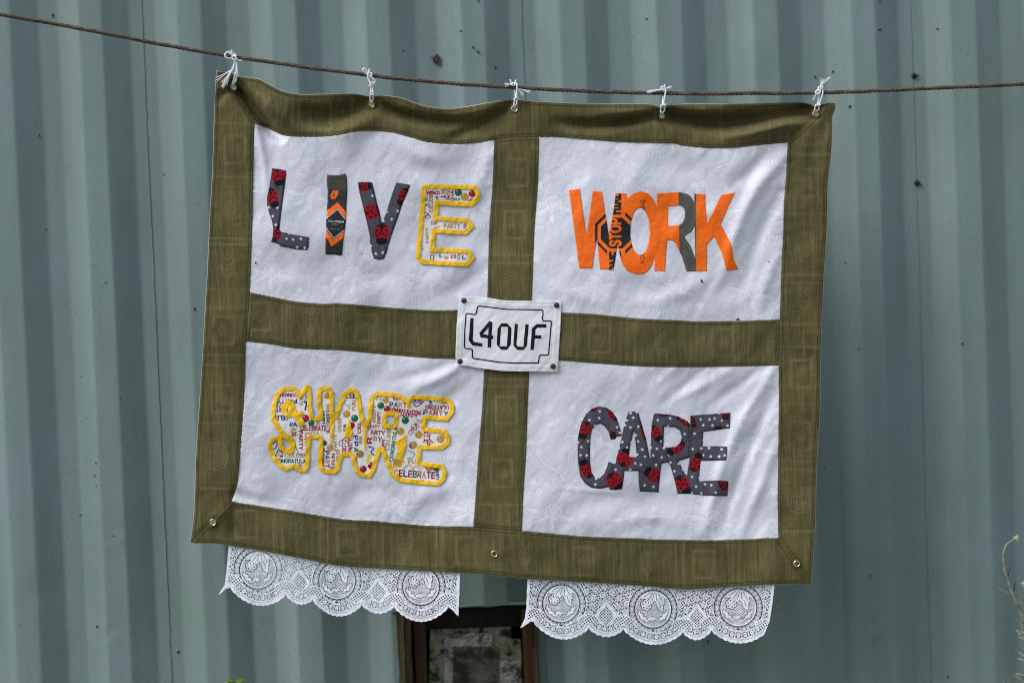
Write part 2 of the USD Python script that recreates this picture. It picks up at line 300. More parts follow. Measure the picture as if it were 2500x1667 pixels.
for k in range(len(allseams) - 1):
    xa, xb = allseams[k], allseams[k + 1]
    xx = xs[(xs >= xa - 1e-6) & (xs <= xb + 1e-6)]
    X, Z = np.meshgrid(xx, zs, indexing='ij'); Yw = wall_y(X, Z)
    nz = len(zs); i, j = np.meshgrid(np.arange(len(xx) - 1), np.arange(nz - 1), indexing='ij')
    cx, cz = (xx[i] + xx[i + 1]) / 2, (zs[j] + zs[j + 1]) / 2
    keep = ~((cx > OPX0) & (cx < OPX1) & (cz > OPZ0) & (cz < OPZ1))
    q = np.stack([i * nz + j, (i + 1) * nz + j, (i + 1) * nz + j + 1, i * nz + j + 1], -1)[keep]
    obj('steel_panel', (np.stack([X, Yw, Z], -1).reshape(-1, 3), q), M['paint'], container, smooth=True)
for k, s in enumerate(seams):
    z = np.arange(Z0, Z1, 0.012); w = 0.0013 + 0.0006 * rng.random(len(z))
    pts = np.stack([s + 0.0022 * (meshkit.noise(np.stack([z * 3, z * 0, z * 0 + k], -1)) - .5) + 0.0006 * rng.normal(size=len(z)), wall_y(np.full_like(z, s), z) - 0.0007, z], 1)
    obj('weld_seam', tube(pts, w * (1.25 if k < 2 else 0.85), 6), M['paint'], container, smooth=True)
for (bxp, byp) in [(2231, 186), (2238, 447)]:
    q = P(bxp, byp, DEPTH); y = float(wall_y(np.array([q[0]]), np.array([q[2]]))[0])
    r = trimesh.creation.revolve(np.array([(0, -0.002), (0.0075, -0.002), (0.0082, 0.003), (0.006, 0.006), (0.0035, 0.0075), (0.003, 0.0045), (0.0, 0.0042)]), sections=18)
    r.apply_transform(trimesh.transformations.rotation_matrix(math.pi / 2, [1, 0, 0])); r.apply_translation((q[0], y - 0.001, q[2]))
    tail = tube(np.array([(q[0] + .006, y - .004, q[2]), (q[0] + .013, y - .004, q[2] + (.001 if byp < 300 else -.006)), (q[0] + .016, y - .003, q[2] + (.004 if byp < 300 else -.014))]), [.0018, .001, .0004], 5)
    obj('rivet', join([r, tail]), M['rust'], container)
xa, xb = fine[0, 0], fine[-1, 0]
obj('bottom_rail', bx(xa, xb, -0.012, 0.06, 0.02, Z0 + .001), M['paint'], container)
obj('top_rail', bx(xa, xb, -0.012, 0.05, Z1 - .001, 2.86), M['paint'], container)
for xx in (xa - .16, xb): obj('corner_post', bx(xx, xx + .16, -0.03, 0.16, 0.0, 2.89), M['paint'], container)
obj('roof', bx(xa, xb, 0.051, 2.4, 2.82, 2.85), M['paint'], container)
for xx in (xa - .03, xb): obj('end_wall', bx(xx, xx + .03, 0.161, 2.4, 0.03, 2.819), M['paint'], container)
obj('rear_wall', bx(xa, xb, 2.401, 2.43, 0.03, 2.85), M['paint'], container)
# dead husks and grime specks stuck to the paint
def husk(px, py, ln, ang, y_off=None, fat=0.22, curve=0.15, y=None):
    yy = 0.0 if y is None else y
    for _ in range(3):
        q = P(px, py, yy)
        if y is None: yy = float(wall_y(np.array([q[0]]), np.array([q[2]]))[0]) - 0.0012
    L = ln * 0.00085; a = math.radians(ang); t = np.linspace(-.5, .5, 6)
    c = curve * L * np.sin(t * 5)
    pts = np.stack([q[0] + L * (t * math.cos(a)) - c * math.sin(a), np.full(6, yy) - 0.0008 * np.cos(t * 3), q[2] + L * t * math.sin(a) + c * math.cos(a)], 1)
    return tube(pts, L * fat * np.array([.35, .8, 1, .9, .6, .25]), 5)
specks = [(129, 38, 12, 55), (97, 332, 11, -55), (400, 426, 7, 80), (482, 500, 4, 0), (205, 425, 4, 90), (1168, 3, 9, 20), (1124, 76, 9, -30), (985, 124, 7, 30), (1155, 116, 10, 70), (1167, 127, 12, 75),
          (1210, 165, 11, 75), (1579, 47, 10, -50), (1022, 172, 3, 90), (2148, 4, 9, 40), (2148, 73, 14, 8), (1990, 188, 9, 35), (2033, 175, 11, 35), (2075, 260, 13, 30), (2289, 71, 8, 0), (113, 561, 9, -50), (199, 920, 8, -75), (293, 972, 8, 25),
          (2349, 838, 9, 0), (2096, 851, 7, 45), (2064, 642, 6, 50), (2102, 687, 5, 0), (197, 1257, 9, -45), (278, 1308, 11, -75), (49, 1526, 5, 80), (237, 1529, 10, 80), (435, 1590, 11, 12), (20, 1377, 4, 0), (962, 1496, 12, -35),
          (2124, 1405, 10, 85), (2014, 1140, 7, 70), (1900, 1467, 6, 0), (1926, 1464, 5, 0), (1729, 1565, 10, 35), (2066, 1589, 5, 0), (2314, 1651, 10, 80), (2180, 1100, 5, 90), (1692, 1575, 7, 30), (2358, 1405, 4, 0),
          (234, 1130, 7, 85), (230, 1160, 9, 80), (235, 1185, 6, 85), (212, 1020, 5, 85), (250, 700, 5, 90), (258, 690, 7, 60), (226, 650, 6, 90), (475, 754, 12, 80), (2420, 1000, 5, 20), (1450, 90, 4, 0)]
for (a, b, ln, ang) in specks: obj('debris_speck', husk(a, b, ln, ang, fat=0.16 + 0.12 * rng.random(), curve=0.3 * rng.random()), M['speck'], container, smooth=True)

# ------------------------------------------------------------------ snail on the wall
q = P(1064, 139, 0.0); yq = float(wall_y(np.array([q[0]]), np.array([q[2]]))[0])
th = np.linspace(0, 2.6 * 2 * math.pi, 90); g = np.exp(0.118 * (th - th[-1]))
R, rt = 0.0064 * g, 0.0066 * g
sp = np.stack([R * np.cos(th + 1.2), -0.0085 + 0.010 * (1 - g) * -0.7, R * np.sin(th + 1.2)], 1)
sp[:, 1] = -0.0058 * g - 0.011 * (1 - g)
shell = tube(sp, rt, 14); shell.apply_scale((1.12, 1.15, 1.36)); shell.apply_translation((q[0] + .001, yq - .001, q[2]))
snail = thing('snail', 'small brown snail stuck to the container wall above the rope', 'snail')
obj('shell', shell, M['shell'], snail, smooth=True)
foot = trimesh.creation.icosphere(3, 1.0); foot.apply_scale((0.0075, 0.0022, 0.010)); foot.apply_translation((q[0] - .004, yq - .0018, q[2] + .001))
ten = tube(np.array([(q[0] - .010, yq - .003, q[2] + .003), (q[0] - .0135, yq - .004, q[2] + .0055), (q[0] - .016, yq - .005, q[2] + .005)]), [.0016, .0011, .0007], 6)
obj('foot', join([foot, ten]), M['snailskin'], snail, smooth=True)

# ------------------------------------------------------------------ dark timber hatch cut into the container
hatch = thing('hatch', 'dark timber framed hatch with taped gauze panel below the banner', 'hatch')
def pbox(px0, px1, py0, py1, y0, y1, yref=None, zlow=0.19):
    yr = y0 if yref is None else yref
    a, b = P(px0, 1600, yr), P(px1, 1600, yr); zt = P((px0 + px1) / 2, py0, yr)[2]
    zb = zlow if py1 is None else P((px0 + px1) / 2, py1, yr)[2]
    return bx(a[0], b[0], y0, y1, zb, zt)
obj('back_board', pbox(985, 1308, 1482, None, 0.135, 0.15), M['blackwood'], hatch)
obj('top_board', pbox(1003, 1304, 1483, 1532, 0.052, 0.134), M['blackwood'], hatch)
def ragged(px0, px1, py0, y0, y1, seed):
    n = 70; zt, zb = P(px0, py0, y0)[2], 0.19; z = np.linspace(zb, zt, n); v = []
    xl, xr = P(px0, 1600, y0)[0], P(px1, 1600, y0)[0]
    jl = 0.010 * (meshkit.fbm(np.stack([z * 22, z * 0 + .3, z * 0 + .1], -1), 4, seed) - .5); jr = 0.008 * (meshkit.fbm(np.stack([z * 30, z * 0 + .8, z * 0 + .1], -1), 4, seed + 1) - .5)
    for k in range(n): v += [(xl + jl[k], y0, z[k]), (xr + jr[k], y0 + .003, z[k]), (xr + jr[k], y1, z[k]), (xl + jl[k], y1, z[k])]
    f = []
    for k in range(n - 1):
        for a in range(4):
            b = (a + 1) % 4; f.append((4 * k + a, 4 * k + b, 4 * k + 4 + b)); f.append((4 * k + a, 4 * k + 4 + b, 4 * k + 4 + a))
    f += [(0, 2, 1), (0, 3, 2), (4 * n - 4, 4 * n - 3, 4 * n - 2), (4 * n - 4, 4 * n - 2, 4 * n - 1)]
    return trimesh.Trimesh(np.array(v), np.array(f), process=False)
obj('plywood_edge', ragged(972, 988, 1490, -0.030, 0.134, 3), M['ply'], hatch, label='ragged splintered plywood edge left of the opening')
obj('plywood_edge', ragged(989, 1004, 1492, -0.012, 0.134, 8), M['ply'], hatch)
obj('plywood_edge', ragged(1302, 1316, 1490, 0.004, 0.134, 13), M['ply'], hatch)
obj('timber_strip', pbox(1013, 1040, 1500, None, 0.030, 0.075), M['wood'], hatch)
obj('timber_strip', pbox(1277, 1302, 1486, None, 0.018, 0.070), M['wood'], hatch)
obj('steel_lip', join([tube(np.stack([np.linspace(OPX0, OPX1, 40), 0.004 + 0 * np.linspace(0, 1, 40), OPZ1 + .001 + .004 * (meshkit.noise(np.stack([np.linspace(0, 9, 40), np.zeros(40), np.zeros(40)], -1)) - .5)], 1), 0.0045, 6)]), M['paint'], hatch, smooth=True)
def flat(pts, y, th=0.003):
    w = P(np.array(pts)[:, 0], np.array(pts)[:, 1], y)
    e = trimesh.creation.extrude_polygon(Polygon(w[:, [0, 2]]), th, engine='earcut'); v = e.vertices.copy()
    e.vertices = np.stack([v[:, 0], y - v[:, 2], v[:, 1]], 1); e.invert(); e.fix_normals(); return e
obj('screen_panel', flat([(1051, 1526), (1140, 1522), (1248, 1520), (1249, 1558), (1271, 1558), (1276, 1660), (1279, 1760), (1046, 1760), (1049, 1600)], 0.060, 0.005), M['screen'], hatch)
def tapestrip(pts, y, seed):
    pg = Polygon(pts); return pg
def crinkle(x0, x1, y0, y1, yy, seed, amp=0.0035, sp=2.0):
    xx, zz = np.arange(x0, x1 + .1, sp), np.arange(y0, y1 + .1, sp)
    X, Z = np.meshgrid(xx, zz, indexing='ij'); h = amp * (meshkit.fbm(np.stack([X / 7, Z / 6, X * 0 + .3], -1), 3, seed))
    w = P(X, Z, np.full_like(X, yy) - h); n = len(zz); i, j = np.meshgrid(np.arange(len(xx) - 1), np.arange(n - 1), indexing='ij')
    return (w.reshape(-1, 3), np.stack([i * n + j, i * n + j + 1, (i + 1) * n + j + 1, (i + 1) * n + j], -1).reshape(-1, 4))
obj('tape_strip', crinkle(1106, 1202, 1545, 1578, 0.0535, 1, 0.006), M['tape'], hatch, smooth=True)
obj('tape_strip', crinkle(1084, 1107, 1552, 1740, 0.0535, 2), M['tape'], hatch, smooth=True)
obj('tape_strip', crinkle(1218, 1272, 1612, 1740, 0.0535, 3, 0.005), M['tape'], hatch, smooth=True)
# woven gauze: crossing threads on a backing cloth
gz = [crinkle(1106, 1218, 1578, 1745, 0.0515, 6, 0.0012, 4.0)]
gm = trimesh.Trimesh(gz[0][0], np.vstack([gz[0][1][:, [0, 1, 2]], gz[0][1][:, [0, 2, 3]]]), process=False)
thr = []
for k in range(0, 38): thr.append(tube(P(np.full(2, 1107 + 3 * k), np.array([1579.0, 1745]), 0.0495), 0.0007, 4))
for k in range(0, 55): thr.append(tube(P(np.array([1106.0, 1218]), np.full(2, 1580 + 3 * k), 0.0492), 0.0007, 4))
obj('gauze', join([gm] + thr), M['gauze'], hatch, smooth=False)
# ------------------------------------------------------------------ the banner: outline, seams, drape
TOP = [(529, 173), (545, 177), (566, 178), (582, 189), (600, 189), (634, 195), (657, 207), (690, 223), (730, 231), (780, 231), (834, 230), (870, 231), (892, 235), (907, 237), (925, 234), (945, 235), (981, 240), (1031, 258), (1085, 266),
       (1135, 262), (1190, 252), (1225, 246), (1256, 244), (1300, 248), (1400, 253), (1500, 254), (1580, 255), (1600, 259), (1616, 265), (1632, 259), (1650, 256), (1700, 254), (1750, 254), (1850, 253), (1940, 251), (1975, 255), (1990, 262), (2006, 256), (2024, 252), (2039, 252)]
RIGHT = [(2039, 252), (2038, 268), (2031, 287), (2031, 320), (2028, 380), (2020, 450), (2018, 556), (2010, 690), (2004, 840), (2002, 985), (1995, 1112), (1992, 1180), (1990, 1270), (1985, 1365), (1979, 1427)]
BOT = [(1979, 1427), (1930, 1424), (1866, 1426), (1760, 1432), (1668, 1436), (1560, 1428), (1400, 1418), (1280, 1411), (1200, 1402), (1120, 1397), (980, 1389), (834, 1380), (740, 1362), (640, 1343), (560, 1330), (520, 1325), (465, 1325)]
LEFT = [(465, 1325), (475, 1240), (479, 1112), (492, 920), (500, 780), (507, 660), (512, 545), (520, 400), (523, 300), (526, 230), (529, 173)]
def curve(pts): return [tuple(p) for p in catmull(pts, 5)]
OUT = Polygon(curve(TOP)[:-1] + curve(RIGHT)[:-1] + curve(BOT)[:-1] + curve(LEFT)[:-1]).buffer(0)
LT = [(622, 302), (650, 312), (690, 330), (730, 334), (780, 334), (834, 329), (865, 322), (905, 320), (960, 324), (1010, 338), (1050, 348), (1100, 352), (1150, 350), (1207, 341)]
LR = [(1207, 341), (1203, 450), (1195, 556), (1191, 690), (1189, 757)]
LB = [(1189, 757), (1116, 757), (1060, 758), (960, 752), (834, 741), (790, 742), (720, 736), (650, 722), (610, 714)]
LL = [(610, 714), (614, 598), (617, 500), (620, 340), (622, 302)]
ST = [(600, 833), (660, 840), (720, 850), (800, 854), (834, 855), (950, 866), (1050, 874), (1110, 876), (1186, 880)]
SR = [(1186, 880), (1182, 910), (1177, 1000), (1168, 1112), (1162, 1200), (1156, 1286)]
SB = [(1156, 1286), (1060, 1283), (960, 1276), (834, 1266), (770, 1256), (680, 1242), (600, 1230), (565, 1224)]
SL = [(565, 1224), (572, 1205), (580, 1175), (586, 1112), (594, 1000), (598, 920), (600, 833)]
WT = [(1316, 335), (1370, 335), (1450, 342), (1540, 348), (1640, 350), (1668, 356), (1730, 362), (1800, 360), (1860, 354), (1923, 348)]
WR = [(1923, 348), (1920, 420), (1915, 490), (1913, 556), (1908, 660), (1904, 780)]
WB = [(1904, 780), (1800, 784), (1700, 785), (1668, 783), (1560, 778), (1450, 767), (1372, 763), (1297, 756)]
WL = [(1297, 756), (1300, 690), (1305, 556), (1313, 450), (1316, 335)]
CT = [(1293, 880), (1366, 880), (1460, 887), (1560, 894), (1668, 896), (1760, 895), (1902, 892)]
CR = [(1902, 892), (1902, 1000), (1900, 1112), (1899, 1200), (1900, 1312)]
CB = [(1900, 1312), (1800, 1317), (1668, 1318), (1500, 1313), (1400, 1307), (1274, 1296)]
CL = [(1274, 1296), (1278, 1200), (1284, 1112), (1288, 1000), (1293, 880)]
def ring(*sides): return Polygon(sum([curve(s)[:-1] for s in sides], [])).buffer(0)
PAN = {'live': ring(LT, LR, LB, LL), 'work': ring(WT, WR, WB, WL), 'share': ring(ST, SR, SB, SL), 'care': ring(CT, CR, CB, CL)}
INNER = Polygon(curve(LT)[:-1] + curve([(1207, 341), (1255, 336), (1316, 335)])[:-1] + curve(WT)[:-1] + curve(WR)[:-1] + [(1904, 780), (1903, 836)] + curve(CR)[:-1] + curve(CB)[:-1] +
                curve([(1274, 1296), (1215, 1291), (1156, 1286)])[:-1] + curve(SB)[:-1] + curve(SL)[:-1] + [(600, 833), (605, 774)] + curve(LL)[:-1]).buffer(0)

# drape: distance of the cloth towards the camera, metres, at (x, y) in banner units
VAL = [  # creases of the hem: points, (depth along the line), width, depth
    ([(584, 222), (620, 262), (668, 322), (700, 345)], (1, 1, .8, 0), 15, -0.017),
    ([(600, 205), (660, 262), (730, 300), (790, 300)], (.3, 1, .7, 0), 26, 0.010),
    ([(922, 258), (960, 274), (1020, 290), (1100, 300), (1180, 300)], (.7, 1, .9, .6, 0), 14, -0.012),
    ([(895, 252), (860, 268), (800, 285), (740, 285), (700, 275)], (.7, 1, 1, .8, 0), 24, -0.015),
    ([(900, 290), (840, 318), (780, 325)], (.6, 1, 0), 26, 0.005),
    ([(1243, 262), (1195, 284), (1135, 322), (1080, 345)], (.8, 1, .8, 0), 13, -0.009),
    ([(1235, 290), (1170, 325)], (.5, .8), 16, -0.004),
    ([(1240, 256), (1170, 270), (1080, 285)], (.4, .8, 0), 15, 0.006),
    ([(1605, 280), (1560, 290), (1500, 302), (1420, 305), (1340, 296)], (.8, 1, 1, .7, 0), 13, -0.011),
    ([(1600, 270), (1540, 275), (1450, 272)], (.4, .8, 0), 14, 0.006),
    ([(1630, 282), (1690, 296), (1760, 300), (1840, 292), (1900, 282), (1975, 276)], (.9, 1, 1, .9, .7, .8), 18, -0.018),
    ([(1640, 268), (1700, 268), (1800, 262)], (.5, .8, 0), 14, 0.006),
    ([(1780, 335), (1860, 318), (1920, 300), (1975, 285)], (.3, 1, 1, .4), 16, 0.008),
    ([(1965, 262), (1930, 268), (1890, 270)], (1, .7, 0), 7, -0.006),
    ([(2000, 280), (2012, 300), (2014, 350)], (.8, 1, 0), 9, -0.007),
    ([(1998, 268), (2012, 258), (2030, 256)], (1, .8, 0), 7, -0.006),
    ([(1984, 300), (1962, 360), (1955, 420)], (.5, 1, 0), 18, 0.006),
    ([(560, 215), (540, 235), (530, 262)], (1, .5, 0), 10, -0.006),
    ([(535, 182), (555, 194), (575, 206)], (0, .9, 1), 8, -0.007),
    # corners of the lower hem
    ([(565, 1228), (540, 1255), (500, 1290)], (.3, 1, 0), 12, 0.005),
    ([(566, 1240), (572, 1290), (560, 1325)], (.4, 1, 0), 14, -0.006),
    ([(1905, 1330), (1920, 1380)], (.6, .4), 14, -0.004),
    # long soft folds of the white panels
    ([(628, 310), (645, 400), (655, 520)], (1, .7, 0), 9, 0.0035), ([(640, 320), (670, 400), (700, 470)], (1, .6, 0), 16, -0.004),
    ([(700, 336), (760, 420), (800, 470)], (.3, .8, 0), 30, 0.004), ([(905, 330), (870, 400), (830, 470)], (.6, .8, 0), 26, -0.004),
    ([(925, 330), (990, 400), (1060, 440)], (.6, .9, 0), 22, -0.005), ([(960, 345), (1040, 385), (1130, 400)], (.2, 1, 0), 20, 0.005),
    ([(1195, 380), (1170, 450), (1150, 520)], (1, .7, 0), 18, 0.004), ([(1180, 560), (1110, 640), (1020, 700)], (.4, 1, 0), 28, 0.004), ([(1190, 650), (1120, 700), (1050, 735)], (.4, 1, 0), 18, -0.004),
    ([(860, 690), (930, 672), (1010, 690)], (.2, 1, 0), 24, -0.005), ([(640, 690), (720, 690), (800, 710)], (.2, 1, 0), 22, 0.003),
    ([(1330, 350), (1400, 420), (1430, 450)], (.4, .8, 0), 30, -0.005), ([(1600, 360), (1560, 420), (1500, 450)], (.5, .8, 0), 40, 0.006), ([(1650, 370), (1700, 430), (1740, 440)], (.3, 1, 0), 24, -0.006),
    ([(1915, 380), (1850, 460), (1800, 560), (1770, 660), (1720, 740)], (.8, 1, 1, .8, 0), 17, 0.007), ([(1880, 365), (1820, 430), (1775, 470)], (.4, 1, 0), 15, -0.006),
    ([(1910, 470), (1860, 560), (1825, 660), (1790, 740)], (.6, 1, .9, 0), 18, -0.007), ([(1905, 600), (1870, 690), (1850, 770)], (.4, 1, 0.2), 16, 0.005),
    ([(1560, 740), (1650, 720), (1740, 670)], (.2, 1, .2), 20, 0.005), ([(1520, 690), (1600, 715), (1680, 760)], (.2, 1, 0), 26, -0.005), ([(1330, 700), (1420, 725), (1520, 750)], (.4, .8, 0), 20, 0.004),
    ([(1130, 890), (1060, 930), (980, 960)], (.7, 1, 0), 12, 0.004), ([(1110, 885), (1000, 920), (930, 935)], (.4, 1, 0), 13, -0.0035), ([(1150, 930), (1090, 980), (1060, 1040)], (.4, 1, 0), 18, -0.004),
    ([(575, 1205), (640, 1225), (700, 1235)], (1, .7, 0), 14, -0.006), ([(1000, 1225), (1060, 1200), (1140, 1180)], (.3, 1, 0), 20, 0.004), ([(820, 1240), (900, 1200), (1000, 1215)], (.2, 1, 0), 24, -0.004),
    ([(1150, 1050), (1120, 1120), (1110, 1200)], (.5, 1, 0), 20, 0.003), ([(620, 1090), (640, 1160), (680, 1220)], (.2, .9, 0), 26, 0.003),
    ([(1895, 900), (1820, 1010), (1760, 1150), (1720, 1300)], (.7, 1, 1, .4), 15, 0.0055), ([(1890, 960), (1840, 1070), (1790, 1200), (1760, 1300)], (.5, 1, 1, .3), 15, -0.006), ([(1898, 1080), (1850, 1200), (1810, 1300)], (.4, 1, .4), 14, 0.005),
    ([(1860, 900), (1790, 950), (1720, 1000)], (.6, 1, 0), 13, -0.004), ([(1780, 900), (1720, 940), (1640, 980)], (.7, 1, 0), 13, 0.0035), ([(1720, 900), (1660, 950), (1600, 1000)], (.7, 1, 0), 12, -0.0035), ([(1650, 898), (1590, 950)], (.7, .3), 12, 0.003),
    ([(1380, 1260), (1480, 1220), (1600, 1215), (1700, 1240)], (.2, 1, 1, 0), 26, -0.0045), ([(1480, 1290), (1580, 1262), (1680, 1280)], (.2, 1, .2), 18, 0.004), ([(1340, 1190), (1450, 1198), (1560, 1206)], (0, .7, 0), 7, 0.002),
]
VALS = [(LineString(catmull(p, 5)), np.array(a, float), w, d) for p, a, w, d in VAL]
SEAMLINE = unary_union([p.boundary for p in PAN.values()])
GROM = [(570, 213), (907, 256), (1256, 266.5), (1616, 284), (1991, 279), (520, 1274), (1207, 1351), (1945, 1375)]
GH = []
def drape(x, y):
    x, y = np.asarray(x, float), np.asarray(y, float); pts = shapely.points(x, y); h = np.zeros_like(x)
    for ln, amps, w, d in VALS:
        x0, y0, x1, y1 = ln.bounds; k = np.where((x > x0 - 3 * w) & (x < x1 + 3 * w) & (y > y0 - 3 * w) & (y < y1 + 3 * w))[0]
        if len(k) == 0: continue
        dist = shapely.distance(pts[k], ln); t = shapely.line_locate_point(ln, pts[k], normalized=True)
        h[k] += d * (3.1 if y1 < 350 else 1.45) * np.interp(t, np.linspace(0, 1, len(amps)), amps) * np.exp(-(dist / w)**2)
    u = smooth01(520, 2030, x)
    h += 0.010 * np.sin(u * 9.0 + y / 420.0) * smooth01(230, 500, y) + 0.024 * fbm2(x, y, 330, 3) + (0.012 + 0.012 * shapely.contains_xy(INNER, x, y)) * fbm2(x, y, 115, 11, 2)
    # fine folds, slanting up to the right on the right-hand side
    inn = shapely.contains_xy(INNER, x, y)
    wr = smooth01(1500, 1850, x); ang = math.radians(55)
    ua, va = x * math.sin(ang) + y * math.cos(ang), x * math.cos(ang) - y * math.sin(ang)
    h += inn * (0.0055 * wr * fbm2(ua, va / 5.0, 34, 21, 2) + 0.0055 * fbm2(x + 0.5 * y, (y - .4 * x) / 2.2, 42, 31, 3) + 0.0016 * fbm2(x, y, 16, 41, 2))
    h += (~inn) * (0.0055 * fbm2(x, y, 48, 23, 3) + 0.0018 * fbm2(x, y, 17, 24, 2))
    ds = shapely.distance(pts, SEAMLINE)
    h += 0.0022 * np.exp(-ds / 14.0) * fbm2(x, y, 9, 51, 2)
    # puckered side hems
    h += 0.0020 * smooth01(1880, 1900, x) * fbm2(x / 4.0, y, 12, 61, 2) + 0.0010 * (1 - smooth01(600, 625, x)) * fbm2(x / 4.0, y, 13, 62, 2)
    for (gx, gy), hg in GH:
        r = np.hypot(x - gx, y - gy); k = np.exp(-(r / 14.5)**4); h = h * (1 - k) + hg * k
    return h
def fill_poly(poly, sp):
    """Points on the outline and an inner grid, triangulated and cut to the outline."""
    V, Fs = [], []; off = 0
    for pg in polys(poly):
        b = [np.array(shapely.segmentize(LineString(r.coords), sp).coords)[:-1] for r in [pg.exterior, *pg.interiors]]
        bd = np.vstack(b); x0, y0, x1, y1 = pg.bounds
        gx, gy = np.meshgrid(np.arange(x0 + sp / 2, x1, sp), np.arange(y0 + sp / 2, y1, sp), indexing='ij')
        g = np.stack([gx.ravel(), gy.ravel()], 1); g += rng.uniform(-.12, .12, g.shape) * sp
        g = g[shapely.contains_xy(pg, g[:, 0], g[:, 1])]
        if len(g):
            dd, _ = cKDTree(bd).query(g); g = g[dd > 0.55 * sp]
            if len(g): g = g[shapely.distance(shapely.points(g), pg.boundary) > 0.45 * sp]
        v = np.vstack([bd, g]); tri = Delaunay(v).simplices; c = v[tri].mean(1)
        tri = tri[shapely.contains_xy(pg, c[:, 0], c[:, 1])]
        a = v[tri]; cr = (a[:, 1, 0] - a[:, 0, 0]) * (a[:, 2, 1] - a[:, 0, 1]) - (a[:, 1, 1] - a[:, 0, 1]) * (a[:, 2, 0] - a[:, 0, 0])
        tri = tri[np.abs(cr) > 1e-6]; cr = cr[np.abs(cr) > 1e-6]
        tri = np.where((cr < 0)[:, None], tri[:, [0, 2, 1]], tri)      # y runs down, so this faces the camera
        V.append(v); Fs.append(tri + off); off += len(v)
    return np.vstack(V), np.vstack(Fs)
def edge_dist(x, y, line): return shapely.distance(shapely.points(x, y), line)
def cloth(name, poly, sp, mat_, parent, lift=0.0, rise=0.0, bev=3.0, edge=None, stitch=0.0, sdist=7.0, pat=None, extra=None, label=None, h0=None):
    v, f = fill_poly(poly, sp); x, y = v[:, 0], v[:, 1]
    h = (drape(x, y) if h0 is None else h0(x, y)) + lift
    if rise:
        d = edge_dist(x, y, poly.boundary if edge is None else edge); h += rise * smooth01(0, bev, d)
        if stitch: h -= stitch * np.exp(-((d - sdist) / 1.6)**2)
    if extra is not None: h += extra(x, y)
    w = P(x, y, Y_BAN - h)
    return obj(name, trimesh.Trimesh(w, f, process=False), mat_, parent, smooth=True, pat=None if pat is None else pat(x, y), label=label)

# ---- woven figures of the corduroy
def cord_strokes():
    S, B = [], []
    def add(pts, w): S.append(np.array(shapely.segmentize(LineString(pts), 1.5).coords)); B.append(np.full(len(S[-1]), w))
    def square(cx, cy, hx, hy): add([(cx - hx, cy - hy), (cx + hx, cy - hy), (cx + hx, cy + hy), (cx - hx, cy + hy), (cx - hx, cy - hy)], 3.4)
    def spiral(cx, cy, r, ry=1.0, turns=3.2): t = np.linspace(0, turns * 2 * math.pi, 120); add(np.stack([cx + r * t / t[-1] * np.cos(t), cy + ry * r * t / t[-1] * np.sin(t)], 1), 1.1)
    def rings(cx, cy):
        for r in (6, 14, 22, 31): t = np.linspace(0, 2 * math.pi, 50); add(np.stack([cx + .85 * r * np.cos(t), cy + 1.1 * r * np.sin(t)], 1), 1.4)
    def leaf(cx, cy, s=1.0):
        add([(cx, cy + 36 * s), (cx, cy - 36 * s)], 1.1)
        for k in range(5):
            yy = cy - 26 * s + 12 * s * k; w = (8 + 9 * math.sin((k + .7) / 5 * math.pi)) * s
            for sg in (-1, 1): add(catmull([(cx, yy + 8 * s), (cx + sg * w * .6, yy + 1), (cx + sg * w, yy - 9 * s)], 5), 1.8)
    sq = [(650, 262), (782, 282), (600, 1278), (848, 1322), (1138, 1342), (1424, 1368), (1717, 1376), (572, 365), (545, 805), (541, 972), (1971, 445), (1955, 911), (1952, 1063), (1263, 420), (1256, 548), (1235, 1000), (1224, 1154), (632, 772), (894, 800), (1462, 826), (1763, 834)]
    lf = [(655, 255), (722, 1298), (988, 1336), (1282, 1358), (1580, 1372), (1870, 1368), (555, 655), (1962, 733), (757, 788), (1030, 812), (1612, 838), (1880, 830)]
    rg = [(566, 500), (528, 1112), (1968, 602), (1949, 1218), (1247, 698), (1217, 1272)]
    for c in sq: square(*c, 25, 33); spiral(*c, 15)
    for c in lf: leaf(*c)
    for c in rg: rings(*c)
    for y in (300, 430, 580, 595, 705, 750, 865, 890, 1030, 1190): add([(490, y), (610, y + 2)], 2.6)
    for y in (375, 520, 670, 690, 790, 845, 985, 1125, 1145, 1295): add([(1905, y), (2040, y + 2)], 2.6)
    for y in (490, 620, 640, 925, 940, 1080, 1230): add([(1150, y), (1330, y + 2)], 2.4)
    for x in (668, 690, 782, 800, 915, 935, 1065, 1080, 1205, 1220, 1355, 1380, 1500, 1520, 1650, 1670, 1790, 1805): add([(x, 1230), (x - 2, 1440)], 2.6)
    for x in (690, 700, 815, 950, 965, 1090): add([(x, 700), (x - 2, 880)], 2.4)
    for x in (1395, 1410, 1530, 1550, 1685, 1700, 1830): add([(x, 740), (x - 2, 900)], 2.4)
    for x in (715, 730, 860, 1010, 1160, 1300, 1312, 1450, 1600, 1760, 1880): add([(x, 200), (x - 2, 360)], 2.2)
    return cKDTree(np.vstack(S)), np.concatenate(B)
CT_TREE, CT_W = cord_strokes()
def cord_pat(edge):
    def fn(x, y):
        d, k = CT_TREE.query(np.stack([x, y], 1)); w = CT_W[k]
        r = np.exp(-(d / w)**2) * (0.25 + 1.6 * (fbm2(x, y, 26, 77) + .30)).clip(0, 1) * (0.6 + 0.8 * fbm2(x, y, 90, 78)).clip(.25, 1)
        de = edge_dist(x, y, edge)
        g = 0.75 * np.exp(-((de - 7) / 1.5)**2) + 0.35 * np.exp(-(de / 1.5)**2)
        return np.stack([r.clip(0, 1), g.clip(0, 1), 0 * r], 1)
    return fn
